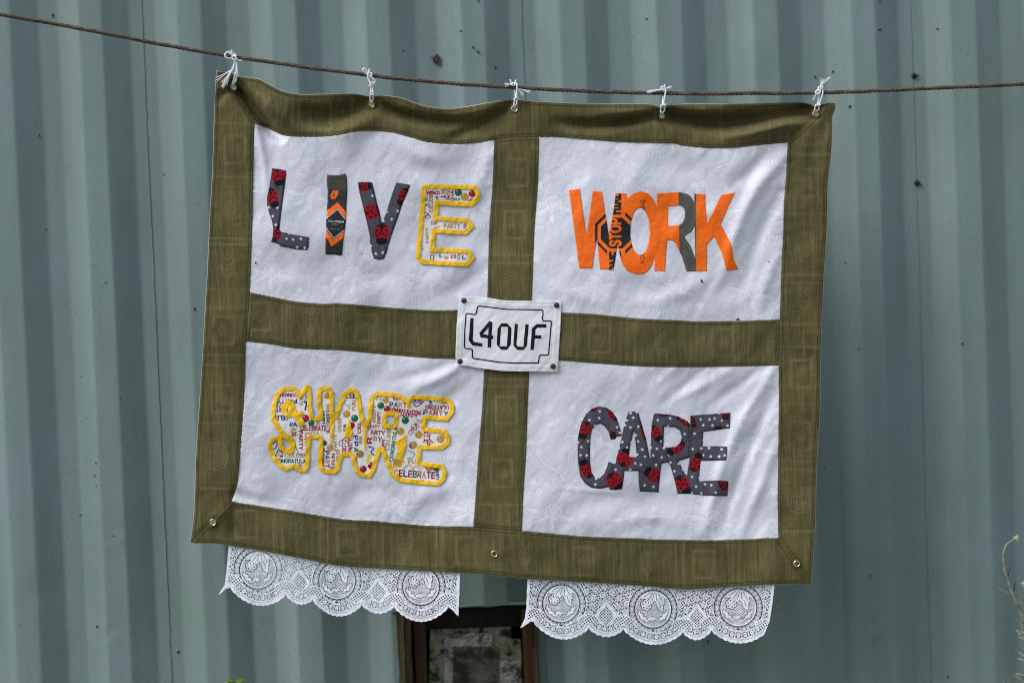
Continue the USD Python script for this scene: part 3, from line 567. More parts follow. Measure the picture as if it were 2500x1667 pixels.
# ---- woven figures of the damask
def damask_tree():
    base = []
    def add(pts): base.append(np.array(shapely.segmentize(LineString(pts), 1.2).coords))
    def circ(cx, cy, r, n=22): t = np.linspace(0, 2 * math.pi, n); add(np.stack([cx + r * np.cos(t), cy + r * np.sin(t)], 1))
    def daisy(cx, cy, s=1.0):
        circ(cx, cy, 2.0 * s)
        for k in range(5): a = k * 2 * math.pi / 5 + .3; circ(cx + 7.4 * s * math.cos(a), cy + 7.4 * s * math.sin(a), 4.3 * s, 16)
    def leaf(cx, cy, a, L, w, hatch=True):
        ca, sa = math.cos(a), math.sin(a); f = lambda u, v: (cx + u * ca - v * sa, cy + u * sa + v * ca)
        t = np.linspace(0, 1, 14); add([f(L * q, w * math.sin(math.pi * q)) for q in t]); add([f(L * q, -w * math.sin(math.pi * q)) for q in t])
        if hatch:
            for q in np.linspace(.15, .85, 7): add([f(L * q, -.75 * w * math.sin(math.pi * q)), f(L * (q + .08), .75 * w * math.sin(math.pi * q))])
    t = np.linspace(0, 2 * math.pi, 120)
    for rr, am, n_, ph in ((20, 2.4, 9, 0), (16.5, 2.0, 9, .35), (10.5, 1.8, 6, 1)): r = rr + am * np.abs(np.cos(n_ * t / 2 + ph)) * 1.6 - am; add(np.stack([r * np.cos(t), .88 * r * np.sin(t)], 1))
    daisy(0, 0, .7)
    def plume(cx, cy, a, L, w, bend):
        ca, sa = math.cos(a), math.sin(a); f = lambda u, v: (cx + u * ca - (v + bend * (u / L)**2 * L) * sa, cy + u * sa + (v + bend * (u / L)**2 * L) * ca)
        add([f(L * q, 0) for q in np.linspace(0, 1, 10)])
        for q in np.linspace(.15, .95, 6):
            h_ = w * math.sin(math.pi * (q * .85 + .1))
            for sg in (-1, 1): add([f(L * q, 0), f(L * q + h_ * .55, sg * h_ * .6), f(L * q + h_ * .5, sg * h_)])
    for a, L, w, bd in ((2.35, 38, 8, .25), (1.7, 34, 8, -.2), (2.95, 40, 8, .3), (.55, 36, 8, -.3)): plume(17 * math.cos(a), 15 * math.sin(a), a, L, w, bd)
    add(catmull([(6, -18), (20, -50), (18, -82), (-2, -104), (-32, -118), (-48, -140)], 8)); add(catmull([(18, -82), (4, -84), (-6, -74)], 6)); add(catmull([(-2, -104), (-18, -100), (-28, -88)], 6))
    add(catmull([(18, 20), (40, 38), (52, 66), (78, 78)], 8)); add(catmull([(-22, 10), (-52, 18), (-70, 8), (-66, -4), (-58, 2)], 6))
    daisy(-34, -44); daisy(-20, -62, .8); daisy(38, -36); daisy(54, -56, .85); daisy(-56, -70, .8); daisy(66, 40, .8)
    for cx, cy in ((30, -62), (-46, -24)): t2 = np.linspace(0, 2 * math.pi, 16); add(np.stack([cx + 3.4 * np.cos(t2), cy + 6.5 * np.sin(t2)], 1))
    for k in range(6): a = k * .42; add(catmull([(-60 + 9 * k, 52 + 5 * math.sin(a)), (-56 + 9 * k, 60), (-60 + 9 * k, 68)], 4))
    b = np.vstack(base); out = []
    for j in range(-1, 8):
        for i in range(-1, 9):
            ox, oy = 665 + i * 196 + (98 if j % 2 else 0), 284 + j * 188 + 8 * i
            c, s = math.cos(.06), math.sin(.06); sg = -1 if (i + j) % 3 == 0 else 1
            out.append(np.stack([ox + c * b[:, 0] * sg - s * b[:, 1], oy + s * b[:, 0] * sg + c * b[:, 1]], 1))
    return cKDTree(np.vstack(out))
DT = damask_tree()
def damask_pat(x, y):
    d, _ = DT.query(np.stack([x, y], 1)); k = (0.75 + 0.9 * fbm2(x, y, 90, 5)).clip(.3, 1)
    return np.stack([k * np.exp(-(d / 1.5)**2), k * 0.8 * np.exp(-((d - 2.9) / 1.0)**2), 0 * d], 1)

banner = thing('banner', 'olive bordered white cloth banner with appliqué letters hanging from the rope', 'banner')
for g_ in GROM:
    a_ = np.linspace(0, 6.28, 17)[:-1]; GH = GH + [(g_, float(np.median(drape(g_[0] + 11 * np.cos(a_), g_[1] + 11 * np.sin(a_)))))]
HOLES = unary_union([Point(p).buffer(6.3, 12) for p in GROM])
cloth('lining', OUT.buffer(1.1).difference(HOLES), 7, M['back'], banner, lift=-0.0035)
for key in ('live', 'work', 'share', 'care'):
    cloth('white_panel', PAN[key].buffer(5).intersection(OUT), 2.2, M['damask'], banner, pat=damask_pat, extra=lambda x, y, p_=PAN[key]: -0.0025 * smooth01(0.2, 3.0, shapely.distance(shapely.points(x, y), p_)))
BORDER = OUT.difference(INNER)
def far(a, b, k=60):
    a, b = np.array(a, float), np.array(b, float); u = (a - b) / np.linalg.norm(a - b); return a + u * k
TLi, TRi, BLi, BRi = (622, 302), (1923, 348), (565, 1224), (1900, 1312)
TLo, TRo, BLo, BRo = far((540, 160), TLi), far((2045, 235), TRi), far((465, 1325), BLi), far((1979, 1427), BRi)
mid = (1250, 830)
SECT = {'top': Polygon([TLo, (1250, -50), TRo, TRi, mid, TLi]), 'right': Polygon([TRo, (2400, 800), BRo, BRi, mid, TRi]), 'bottom': Polygon([BRo, (1250, 1800), BLo, BLi, mid, BRi]), 'left': Polygon([BLo, (100, 800), TLo, TLi, mid, BLi])}
for key in ('left', 'right', 'top', 'bottom'):
    pg = BORDER.intersection(SECT[key].buffer(0)).difference(HOLES); pg = max(polys(pg), key=lambda q: q.area)
    ed = pg.exterior
    cloth('border_strip', pg, 2.6, M['cord'], banner, lift=0.0012, rise=0.0014, bev=4, edge=ed, stitch=0.0008, pat=cord_pat(ed))
CROSS = INNER.difference(unary_union(list(PAN.values())))
post = CROSS.intersection(Polygon([(1120, 300), (1340, 300), (1330, 757), (1292, 757), (1290, 880), (1300, 1320), (1130, 1320), (1188, 880), (1190, 757)]).buffer(0.01))
arms = polys(CROSS.difference(post)); arms = sorted([a for a in arms if a.area > 3000], key=lambda q: q.centroid.x)
posts = [post.intersection(box(1000, 200, 1500, 818)), post.intersection(box(1000, 818, 1500, 1500))]
for pg in arms: cloth('cross_strip', pg, 2.6, M['cord'], banner, lift=0.0008, rise=0.0013, bev=4, stitch=0.0007, pat=cord_pat(pg.boundary))
for pg in posts:
    pg = max(polys(pg), key=lambda q: q.area); cloth('cross_strip', pg, 2.6, M['cord'], banner, lift=0.0009, rise=0.0014, bev=4, stitch=0.0007, pat=cord_pat(pg.boundary))
prof_g = np.array([(5.3, -3.0), (5.3, 0.2), (6.0, 1.6), (7.2, 2.2), (8.3, 1.4), (8.7, -0.2)]) * MM
for (gx, gy) in GROM:
    r = trimesh.creation.revolve(prof_g, sections=28); a_ = np.linspace(0, 6.28, 13); h = float(np.sort(drape(gx + 8.4 * np.cos(a_), gy + 8.4 * np.sin(a_)))[-3])
    r.apply_transform(trimesh.transformations.rotation_matrix(math.pi / 2, [1, 0, 0])); c = P(gx, gy, Y_BAN - h - 0.0032)
    r.apply_translation(c); obj('eyelet', r, M['brass'], banner, smooth=40)

# ---- lettering
def Z(ox, oy, s): return lambda pts: [(ox + a / s, oy + b / s) for a, b in pts]
def fleece_pat(bugs, dots, tips, edge):
    def fn(x, y):
        c = np.tile(np.array([0.080, 0.082, 0.108]), (len(x), 1)); p = np.stack([x, y], 1)
        for (dx, dy) in tips:
            d = np.hypot(x - dx, y - dy); c += smooth01(3.0, 1.6, d)[:, None] * (np.array([.22, .008, .025]) - c)
        for (dx, dy) in dots:
            d = np.hypot(x - dx, y - dy); c += smooth01(3.9, 2.0, d)[:, None] * (np.array([.66, .67, .76]) - c)
        for (cx, cy, rx, ry, an) in bugs:
            a = math.radians(an); u = (x - cx) * math.cos(a) + (y - cy) * math.sin(a); v = -(x - cx) * math.sin(a) + (y - cy) * math.cos(a)
            e = np.hypot(u / rx, v / ry)
            hd = np.hypot(u / (rx * .72), (v + ry * .86) / (ry * .42)); c += smooth01(1.1, .95, hd)[:, None] * (np.array([.006, .006, .008]) - c)
            for sg in (-1, 1):      # feelers
                ax, ay = sg * rx * .45, -ry * 1.25; dl = np.abs((u - ax) - sg * .35 * (v - ay)); c += (smooth01(1.4, .5, dl) * ((v < -ry) & (v > -ry * 1.55)))[:, None] * .9 * (np.array([.012, .012, .016]) - c)
                tp = np.hypot(u - sg * rx * .35 * 1.15, v + ry * 1.62); c += smooth01(3.0, 1.6, tp)[:, None] * (np.array([.22, .008, .025]) - c)
            body = smooth01(1.04, .94, e) * (1 - smooth01(1.1, .95, hd) * (v < -ry * .62))
            c += body[:, None] * (np.array([.33, .005, .016]) - c)
            blk = (np.abs(u) < (.42 * rx * np.clip((v / ry - .05) / .9, 0, 1))) & (e < 1); c += (blk * 1.0)[:, None] * .95 * (np.array([.006, .006, .007]) - c)
            for (su, sv) in ((-.55, -.35), (.55, -.35), (-.62, .22), (.62, .22), (-.18, -.1), (.2, -.12), (-.5, .7), (.5, .7)):
                d = np.hypot(u - su * rx, v - sv * ry); c += (smooth01(3.3, 2.0, d) * (e < 1))[:, None] * (np.array([.006, .006, .007]) - c)
        de = edge_dist(x, y, edge); k = 0.8 * np.exp(-((de - 3.0) / 1.0)**2) * (c[:, 0] < .3); c += k[:, None] * (np.array([.012, .012, .02]) - c)
        return c
    return fn
def dot_lattice(poly, bugs, seed, pitch=20):
    r2 = np.random.default_rng(seed); x0, y0, x1, y1 = poly.bounds; out, tips = [], []
    for i, gx in enumerate(np.arange(x0 - 5, x1 + 5, pitch)):
        for j, gy in enumerate(np.arange(y0 - 5, y1 + 5, pitch)):
            p = (gx + (pitch / 2 if j % 2 else 0) + r2.uniform(-4, 4), gy + r2.uniform(-4, 4))
            if all(math.hypot(p[0] - b[0], p[1] - b[1]) > max(b[2], b[3]) + 4 for b in bugs): (tips if r2.random() < .16 else out).append(p)
    return out, tips
def half(poly, pts): return poly.intersection(Polygon(pts).buffer(0))
r1, r2, r3, r4 = Z(640, 390, 7.84), Z(640, 490, 7.84), Z(900, 400, 7.84), Z(900, 490, 7.84)
L_poly = Polygon(r1([(190, 165), (320, 180), (455, 205), (462, 270), (440, 480), (390, 830), (345, 1200), (330, 1330)]) + r2([(360, 600), (470, 615), (600, 650), (905, 700), (890, 880), (865, 945), (690, 940), (480, 905), (350, 870), (310, 830), (165, 790), (200, 700), (210, 530), (190, 400), (140, 260), (100, 120)]) + r1([(90, 850), (95, 720), (130, 560), (165, 350)])).buffer(0)
I_poly = Polygon(r1([(1240, 290), (1400, 300), (1500, 285), (1590, 262), (1620, 330), (1632, 560), (1615, 900), (1610, 1120), (1580, 1400)]) + r2([(1550, 800), (1530, 1040), (1490, 1050), (1350, 1030), (1230, 1033), (1208, 1010), (1210, 900), (1220, 560)]) + r1([(1225, 1100), (1250, 800), (1255, 580), (1232, 400)])).buffer(0)
V_poly = Polygon(r1([(1830, 430), (1990, 425), (2100, 432)]) + r3([(75, 385), (100, 480), (160, 740), (215, 950), (248, 1110), (265, 1105), (330, 960), (400, 730), (460, 540), (530, 362), (700, 385), (800, 405), (740, 560), (640, 790), (580, 980), (480, 1260)]) + r4([(400, 800), (350, 980), (295, 1115), (210, 1135), (100, 1110), (60, 980), (20, 770)]) + r1([(2070, 1500), (2000, 1180), (1930, 900), (1860, 620)])).buffer(0)
E_poly = Polygon(r3([(1020, 410), (1100, 388), (1400, 395), (2030, 405), (2110, 500), (2140, 600), (2110, 700), (1975, 825), (1640, 812), (1340, 790), (1325, 1000), (1600, 1025), (1910, 1035), (2030, 1200), (1870, 1365), (1600, 1350), (1285, 1325), (1265, 1560)]) + r4([(1260, 900), (1620, 910), (1930, 930), (2040, 1090), (1900, 1270), (1500, 1245), (1010, 1215), (900, 1090), (920, 800), (950, 560)]) + r3([(960, 1100), (1000, 700)])).buffer(0)
bugsL = [(679.5, 428, 18, 20, 170), (664, 480, 15, 22, 160), (676, 572, 11, 18, 25)]
bugsV = [(889, 456, 13, 14, 80), (906.6, 517.6, 19, 23, 75), (932, 568, 19, 23, 180), (986, 478, 14, 20, 205)]
for nm, pg, bugs, sd_ in (('L', L_poly, bugsL, 3), ('V', V_poly, bugsV, 5)):
    dots, tips = dot_lattice(pg, bugs, sd_)
    cloth('letter', pg, 1.3, M['fleece'], banner, lift=0.0006, rise=0.0022, bev=3.5, stitch=0.0008, sdist=3.2, pat=fleece_pat(bugs, dots, tips, pg.boundary), label=f'grey ladybird fleece letter {nm} of the word LIVE')

# text and shapes printed flat on the cloth
def text_poly(t, bold=True):
    m_ = meshkit.text_mesh(t, 10.0, 0.5, bold); top = m_.triangles[(m_.triangles[:, :, 2] > .4).all(1)]
    g = unary_union([Polygon(a[:, :2]).buffer(0.01) for a in top]); return g
_tc = {}
def place(t, cx, cy, ln, hh, rot, bold=True, fat=0.0):
    if (t, bold) not in _tc: _tc[(t, bold)] = text_poly(t, bold)
    g = _tc[(t, bold)]; x0, y0, x1, y1 = g.bounds
    g = affinity.translate(g, -(x0 + x1) / 2, -(y0 + y1) / 2); g = affinity.scale(g, ln / (x1 - x0), hh / (y1 - y0), origin=(0, 0)).buffer(fat, join_style=2)
    a = math.radians(rot); c, s = math.cos(a), math.sin(a)
    return affinity.affine_transform(g, [c, -s, -s, -c, cx, cy])
RED, GRN, BLU, TAN, OCH, YEL, BLK = (.36, .006, .025), (.006, .13, .06), (.012, .04, .25), (.44, .25, .085), (.52, .27, .045), (.80, .56, .04), (.010, .010, .012)
def words(t, cx, cy, ln, hh, rot, col):
    if not isinstance(col[0], tuple): return [(place(t, cx, cy, ln, hh, rot, True, .42), col)]
    n, out, a = len(t), [], math.radians(rot)
    for k, ch in enumerate(t):
        u = (k + .5 - n / 2) * ln / n; out.append((place(ch, cx + u * math.cos(a), cy - u * math.sin(a), ln / n * .86, hh, rot, True, .42), col[k % len(col)]))
    return out
def disc(cx, cy, r, col): return [(Point(cx, cy).buffer(r).union(Polygon([(cx - 1.5, cy + r), (cx + 1.5, cy + r), (cx, cy + r - 4)])), col), (affinity.rotate(affinity.scale(Point(cx - r * .4, cy - r * .45).buffer(r * .2), 1, .6), 40), (.85, .82, .8))]
def squig(pts, w, col): return [(LineString(catmull(pts, 8)).buffer(w), col)]
def loops(cx, cy, n, dx, dy, r, w, col):
    t = np.linspace(0, n * 2 * math.pi, n * 18); return [(LineString(np.stack([cx + dx * t / 6.28 + r * np.cos(t), cy + dy * t / 6.28 + r * np.sin(t)], 1)).buffer(w), col)]
def print_pat(items, ground, edge=None):
    def fn(x, y):
        c = np.tile(np.array(ground, float), (len(x), 1))
        for g, col in items:
            x0, y0, x1, y1 = g.bounds; k = np.where((x > x0) & (x < x1) & (y > y0) & (y < y1))[0]
            if len(k): k = k[shapely.contains_xy(g, x[k], y[k])]; c[k] = col
        return c
    return fn
MUL = (BLU, GRN, TAN, RED)
prE = (words('CONGRA', 1057.5, 471, 32, 10, 180, RED) + words('RT', 1082, 475, 22, 11, -90, (TAN, RED)) + words('RATU', 1094, 476.5, 23, 8, 90, RED) + words('HA', 1104, 474, 18, 8, 90, RED) + words('CELEB', 1052, 497, 42, 9, 90, TAN) + words('FU', 1066, 489, 17, 9, -90, RED)
       + words('CELE', 1112, 487.5, 24, 6, 0, GRN) + words('CEL', 1150, 488, 18, 6, 0, GRN) + disc(1119, 470, 9, GRN) + disc(1135, 481, 10, OCH) + disc(1153, 473, 9, RED) + words('PARTY', 1104, 552, 40, 12, 0, TAN) + words('HA', 1135, 552, 12, 9, 90, (.2, .13, .11))
       + words('C', 1055, 630, 18, 9, 90, RED) + words('L', 1077, 625, 8, 8, 0, BLU) + words('ES', 1107, 626, 14, 9, 0, RED) + words('L', 1133, 628, 9, 10, 0, BLU) + loops(1038, 522, 2, 4, 5, 6, .9, RED) + loops(1040, 483, 2, 1.5, 12, 4, .9, GRN)
       + words('PARTY', 1043, 575, 38, 8, 90, TAN) + words('FUN', 1060, 545, 16, 9, 0, TAN) + words('BE', 1090, 629, 11, 8, 0, TAN) + squig([(1056, 560), (1063, 556), (1072, 554)], 1.2, RED) + words('JOY', 1030, 600, 24, 7, 90, TAN) + words('CON', 1120, 627, 14, 7, 90, TAN))
def ribbon_extra(x, y): return 0.0016 + 0.0042 * (fbm2((x + .6 * y), (y - .6 * x) / 2.2, 12, 91, 2))
def ribbon_pat(x, y): return np.tile(np.array([0.92, 0.53, 0.006]), (len(x), 1))
def letter_print(pg, full, items, label):
    return cloth('letter', pg, 1.05, M['cotton'], banner, lift=0.0006, rise=0.0008, bev=3, edge=full.boundary, pat=print_pat(items, (.80, .78, .78)), label=label, extra=lambda x, y: 0.0009 * fbm2(x, y, 14, 83, 2))
def ribbon_on(letter, pg, full, label=None):
    cloth('ribbon_edging', pg, 1.5, M['ribbon'], letter, lift=0.0016, rise=0.0005, bev=1.4, edge=full.boundary, extra=ribbon_extra, pat=ribbon_pat)
e1 = letter_print(E_poly, E_poly, prE, 'yellow ribbon edged party print letter E of the word LIVE')
rbE = E_poly.difference(E_poly.buffer(-11.2, join_style=2)); ribbon_on(e1, rbE, rbE)

# I: black work trouser tab with orange chevrons and a woven label
clipI = lambda g: g.intersection(I_poly.buffer(-.2))
ORG = (1.0, 0.155, 0.003)
itI = [(Polygon([(790, 415), (856, 415), (856, 466.2), (790, 463.6)]), (.060, .057, .048)), (LineString([(790, 464), (856, 466.6)]).buffer(.7), (.02, .02, .02)),
       (Polygon(r1([(1300, 690), (1360, 585), (1465, 600), (1440, 680), (1400, 750), (1330, 760)])).difference(Polygon(r1([(1385, 635), (1345, 690), (1360, 725), (1395, 660)]))), ORG),
       (Polygon([(824, 494), (796, 517), (796, 533), (823.7, 508.6), (848, 537), (848, 522)]), ORG), (Polygon([(795, 560), (795, 576), (809, 602), (842, 578), (845, 562.5), (812.8, 585)]), ORG),
       (Polygon([(823.5, 509.4), (794, 535.5), (794, 555), (814.7, 583.5), (846, 559), (846, 537.5)]), (.010, .011, .016)),
       (LineString([(795, 535.5), (823.4, 511), (846, 538.5)]).buffer(.85, join_style=2), (.62, .62, .62)), (LineString([(795, 555), (814.7, 581.5), (845, 558.5)]).buffer(.85, join_style=2), (.62, .62, .62))]
itI += [(place('SUPER', 808.5, 540.5, 15.5, 4.8, -2, False), (.6, .6, .6))] + [(place('TOUCH', 828, 541.3, 22, 4.8, -2, True), (.8, .8, .8))] + [(place('WORKWEAR', 819, 547.4, 17.5, 2.2, -1, False), (.33, .33, .33))] + [(LineString([(806, 558.6), (830, 559.6)]).buffer(.45), (.22, .22, .22))]
li = cloth('letter', I_poly, 0.9, M['nylon'], banner, lift=0.0006, rise=0.0022, bev=4, pat=print_pat(itI, (.028, .028, .026)), extra=lambda x, y: 0.0016 * fbm2(x / 2, y, 10, 71, 2), label='black fabric letter I of the word LIVE with orange chevrons and woven label')

# WORK: fluorescent orange, one fused piece sewn from letters
w5, w6 = Z(1380, 440, 6.273), Z(1560, 440, 6.273)
WORK = Polygon(w5([(55, 150), (222, 135), (265, 440), (325, 835), (385, 430), (420, 165), (565, 180), (600, 400), (662, 830), (690, 720), (740, 450), (775, 195), (940, 205), (940, 275), (1040, 205), (1150, 165), (1260, 195), (1340, 280), (1400, 400), (1405, 205), (1720, 180)])
    + w6([(680, 195), (740, 212), (790, 245), (850, 345), (848, 205), (1020, 215), (1035, 660), (1130, 490), (1260, 225), (1470, 190), (1400, 350), (1250, 670), (1390, 930), (1430, 1060), (1450, 1210), (1520, 1365), (1340, 1385), (1270, 1120), (1150, 860), (1040, 980), (1040, 1390), (730, 1398), (650, 1150), (610, 1075), (560, 960), (500, 915), (430, 920), (400, 1395), (235, 1390), (240, 1170)])
    + w5([(1330, 1300), (1270, 1385), (1200, 1430), (1080, 1440), (950, 1390), (870, 1280), (800, 1000), (740, 1375), (530, 1365), (495, 1000), (485, 880), (455, 1080), (415, 1345), (215, 1355), (130, 700)])).buffer(0)
WORK = WORK.difference(unary_union([affinity.scale(Point(1562.5, 565).buffer(1, 24), 23.6, 57), Polygon(w6([(440, 400), (640, 390), (690, 430), (705, 490), (700, 580), (660, 660), (610, 690), (450, 700)])).buffer(0), Polygon(w6([(855, 690), (800, 790), (690, 860), (790, 1010), (862, 1190)])).buffer(0)]))
cut = {'W': [(1370, 430), (1517, 430), (1517, 472), (1505.5, 612), (1507.5, 680), (1370, 680)], 'O': [(1517, 430), (1604, 430), (1603.5, 504), (1598, 626), (1594, 690), (1507.5, 680), (1505.5, 612), (1517, 472)],
       'R': [(1604, 430), (1696, 430), (1696, 473), (1699, 500), (1700, 700), (1594, 690), (1598, 626), (1603.5, 504)], 'K': [(1696, 430), (1830, 430), (1830, 700), (1700, 700), (1699, 500), (1696, 473)]}
oc = lambda R_: Polygon([(1504.3 + R_ / math.cos(math.pi / 8) * math.cos(math.pi / 8 + k * math.pi / 4), 569 + R_ / math.cos(math.pi / 8) * math.sin(math.pi / 8 + k * math.pi / 4)) for k in range(8)])
itW = [(oc(52).difference(oc(45.5)).difference(box(1482, 400, 1526, 700)), BLK), (oc(37.6), BLK)]
itW += [(place('STOP', 1502, 567.5, 68, 29, 90, True, .9), ORG), (place('HIRE', 1501.5, 498, 50, 28, 90, True, 1.2), BLK), (place('ONE', 1501.5, 640, 49, 28, 90, True, 1.2), BLK), (place('HIRI', 1568, 628.5, 27, 11.5, 90), (.10, .008, .006)), (place('ING', 1569, 500, 24, 11.5, 90), (.10, .008, .006))]
itK = [(box(1692, 440, 1699.3, 680), (.055, .05, .048))]
itR = [(Polygon(w6([(605, 100), (848, 100), (880, 300), (880, 1500), (640, 1500), (620, 1075), (605, 300)])), (.092, .087, .076)),
       (LineString(w6([(655, 205), (760, 255), (840, 360), (862, 520), (850, 640), (780, 770), (700, 830), (655, 862), (700, 930), (800, 1080), (860, 1190)])).buffer(.5), (.24, .17, .13)), (LineString(w6([(660, 1160), (745, 1380), (870, 1382)])).buffer(.5), (.24, .17, .13))]
for nm, extra_it in (('W', itW), ('O', itW), ('R', itR), ('K', itK)):
    pg = half(WORK, cut[nm]); lab = {'W': 'fluorescent orange letter W of the word WORK', 'O': 'fluorescent orange letter O of the word WORK', 'R': 'letter R of the word WORK, half orange and half grey', 'K': 'fluorescent orange letter K of the word WORK'}[nm]
    cloth('letter', pg, 1.1, M['nylon'], banner, lift=0.0006, rise=0.0008, bev=2.0, edge=WORK.boundary, pat=print_pat(extra_it, ORG), extra=lambda x, y: 0.0032 * fbm2(x, y, 24, 73, 3), label=lab)

# CARE: grey ladybird fleece, fused
c7, c8 = Z(1380, 980, 6.533), Z(1580, 980, 6.533)
CARE = Polygon(c7([(330, 200), (430, 110), (530, 78), (640, 90), (740, 150), (820, 260), (880, 440), (905, 545), (925, 440), (960, 300), (1010, 155), (1165, 160), (1180, 220), (1230, 400), (1290, 600), (1350, 900), (1362, 900)])
    + c8([(52, 720), (60, 650), (62, 500), (75, 350), (105, 195), (150, 190), (360, 205), (500, 240), (640, 310), (687, 362), (690, 225), (760, 218), (1190, 185), (1330, 178), (1325, 300), (1320, 425), (1200, 440), (1000, 470), (895, 482), (885, 715), (1100, 710), (1278, 715), (1275, 850), (1262, 935), (1180, 938), (855, 945), (838, 1100), (825, 1270), (1000, 1260), (1150, 1255), (1295, 1268), (1290, 1400), (1280, 1508), (950, 1500), (640, 1467), (485, 1470), (440, 1270), (400, 1130), (365, 1010), (330, 970), (240, 985), (225, 1020)])
    + c7([(1505, 1260), (1490, 1445), (1190, 1433), (1172, 1300), (1165, 1105), (1050, 1108), (942, 1105), (935, 1220), (905, 1392), (800, 1408), (715, 1405), (690, 1365), (640, 1372), (560, 1390), (420, 1375), (310, 1300), (240, 1190), (205, 980), (195, 750), (205, 560), (250, 350)])).buffer(0)
inC = Polygon(c7([(905, 548), (810, 565), (800, 600), (725, 605), (690, 480), (620, 385), (560, 352), (500, 370), (430, 440), (405, 560), (395, 750), (395, 950), (420, 1130), (480, 1215), (550, 1220), (620, 1150), (670, 1030), (690, 955), (760, 985), (800, 992), (820, 880), (870, 700)])).buffer(0)
CARE = CARE.difference(unary_union([inC, Polygon([(1547.4, 1053), (1538, 1090), (1535.6, 1114.5), (1554.5, 1115.5), (1549.5, 1056)]), Polygon(c8([(270, 405), (440, 410), (520, 460), (553, 560), (530, 650), (460, 720), (340, 730), (260, 725)])).buffer(0), Polygon([(1657, 1125), (1684, 1117), (1680, 1140), (1677, 1160), (1672, 1156)])]))
bugsC = [(1428, 1047, 17, 22, 200), (1449, 993, 13, 13, 20), (1497, 1010, 13, 22, -30), (1497, 1064, 10, 9, 0), (1526, 1120, 23, 23, 20), (1433, 1147, 17, 24, -25), (1500, 1172, 22, 23, 140), (1598, 1160, 20, 23, -60), (1574, 1057, 10, 19, -15), (1599, 1055, 16, 21, 150), (1620, 1011, 15, 7, 0), (1671, 1028, 10, 20, -55),
         (1690, 1027, 9, 14, 160), (1771, 1012, 12, 11, 180), (1653, 1091, 16, 24, 235), (1699, 1131, 16, 24, 20), (1666, 1180, 18, 25, 150), (1766, 1182, 20, 12, 60), (1754, 1047, 14, 6, 0)]
bugsC = [(x_, y_, rx_ * .9, ry_ * .9, an_) for x_, y_, rx_, ry_, an_ in bugsC]
dots, tips = dot_lattice(CARE, bugsC, 11, 18)
cutC = {'C': [(1380, 970), (1534, 970), (1518.6, 1063), (1505, 1115), (1501, 1132), (1483, 1192), (1478, 1240), (1380, 1240)], 'A': [(1534, 970), (1590, 970), (1587, 1114), (1614, 1138), (1612, 1240), (1478, 1240), (1483, 1192), (1501, 1132), (1505, 1115), (1518.6, 1063)],
        'R': [(1590, 970), (1685, 970), (1685, 1035), (1684, 1118), (1677, 1160), (1678, 1240), (1612, 1240), (1614, 1138), (1587, 1114)], 'E': [(1685, 970), (1820, 970), (1820, 1240), (1678, 1240), (1677, 1160), (1684, 1118), (1685, 1035)]}
for nm in 'CARE':
    cloth('letter', half(CARE, cutC[nm]), 1.3, M['fleece'], banner, lift=0.0006, rise=0.0018, bev=3.0, edge=CARE.boundary, stitch=0.0008, sdist=3.2, pat=fleece_pat(bugsC, dots, tips, half(CARE, cutC[nm]).boundary), label=f'grey ladybird fleece letter {nm} of the word CARE')

# SHARE: party print cotton inside yellow ribbon, fused
s1, s2, s3 = Z(640, 930, 6.533), Z(740, 930, 6.03), Z(880, 940, 6.03)
SHARE = Polygon(s1([(200, 220), (270, 140), (360, 88), (510, 78), (570, 125), (612, 178), (660, 110), (685, 65), (745, 58), (772, 100), (790, 200), (785, 400), (825, 560), (905, 565), (870, 330), (870, 170), (930, 95), (1010, 75), (1080, 90), (1140, 170), (1140, 400), (1146, 545), (1190, 430), (1260, 230), (1300, 170), (1410, 100), (1490, 115)])
    + s2([(830, 190), (850, 300), (880, 480), (912, 610), (950, 520), (968, 280), (985, 225), (1080, 155)]) + s3([(240, 90), (420, 100), (600, 130), (690, 200), (780, 140), (1200, 175), (1310, 190), (1380, 290), (1380, 400), (1280, 530), (970, 505), (960, 620), (1260, 650), (1325, 770), (1310, 870), (1200, 955), (900, 945), (885, 1125), (1060, 1150), (1220, 1160), (1270, 1280), (1250, 1390), (1160, 1480), (900, 1465), (570, 1425), (430, 1310), (330, 1040), (300, 970), (270, 1050), (215, 1270), (145, 1362)])
    + s2([(990, 1432), (820, 1405), (760, 1340), (730, 1240), (700, 1110), (590, 1110), (560, 1200), (540, 1300), (470, 1365), (310, 1360), (230, 1290), (212, 1180), (230, 1030), (232, 850), (120, 850), (100, 1040), (95, 1240)])
    + s1([(760, 1355), (700, 1450), (600, 1465), (520, 1390), (370, 1435), (280, 1390), (150, 1240), (110, 1120), (80, 1010), (130, 910), (235, 868), (300, 850), (230, 780), (170, 660), (135, 590), (150, 390)])).buffer(0)
hS = Polygon(s1([(310, 900), (370, 930), (430, 970), (440, 1060), (390, 1085), (345, 1040)])).buffer(0)
hE_ = Polygon(s1([(400, 435), (440, 495), (418, 510), (385, 490)])).buffer(0); hR = Polygon(s3([(390, 450), (500, 450), (490, 570), (380, 575)])).buffer(0)
SHARE = SHARE.difference(unary_union([hS, hE_, hR]))
RIB = SHARE.difference(SHARE.buffer(-10.8, join_style=1))
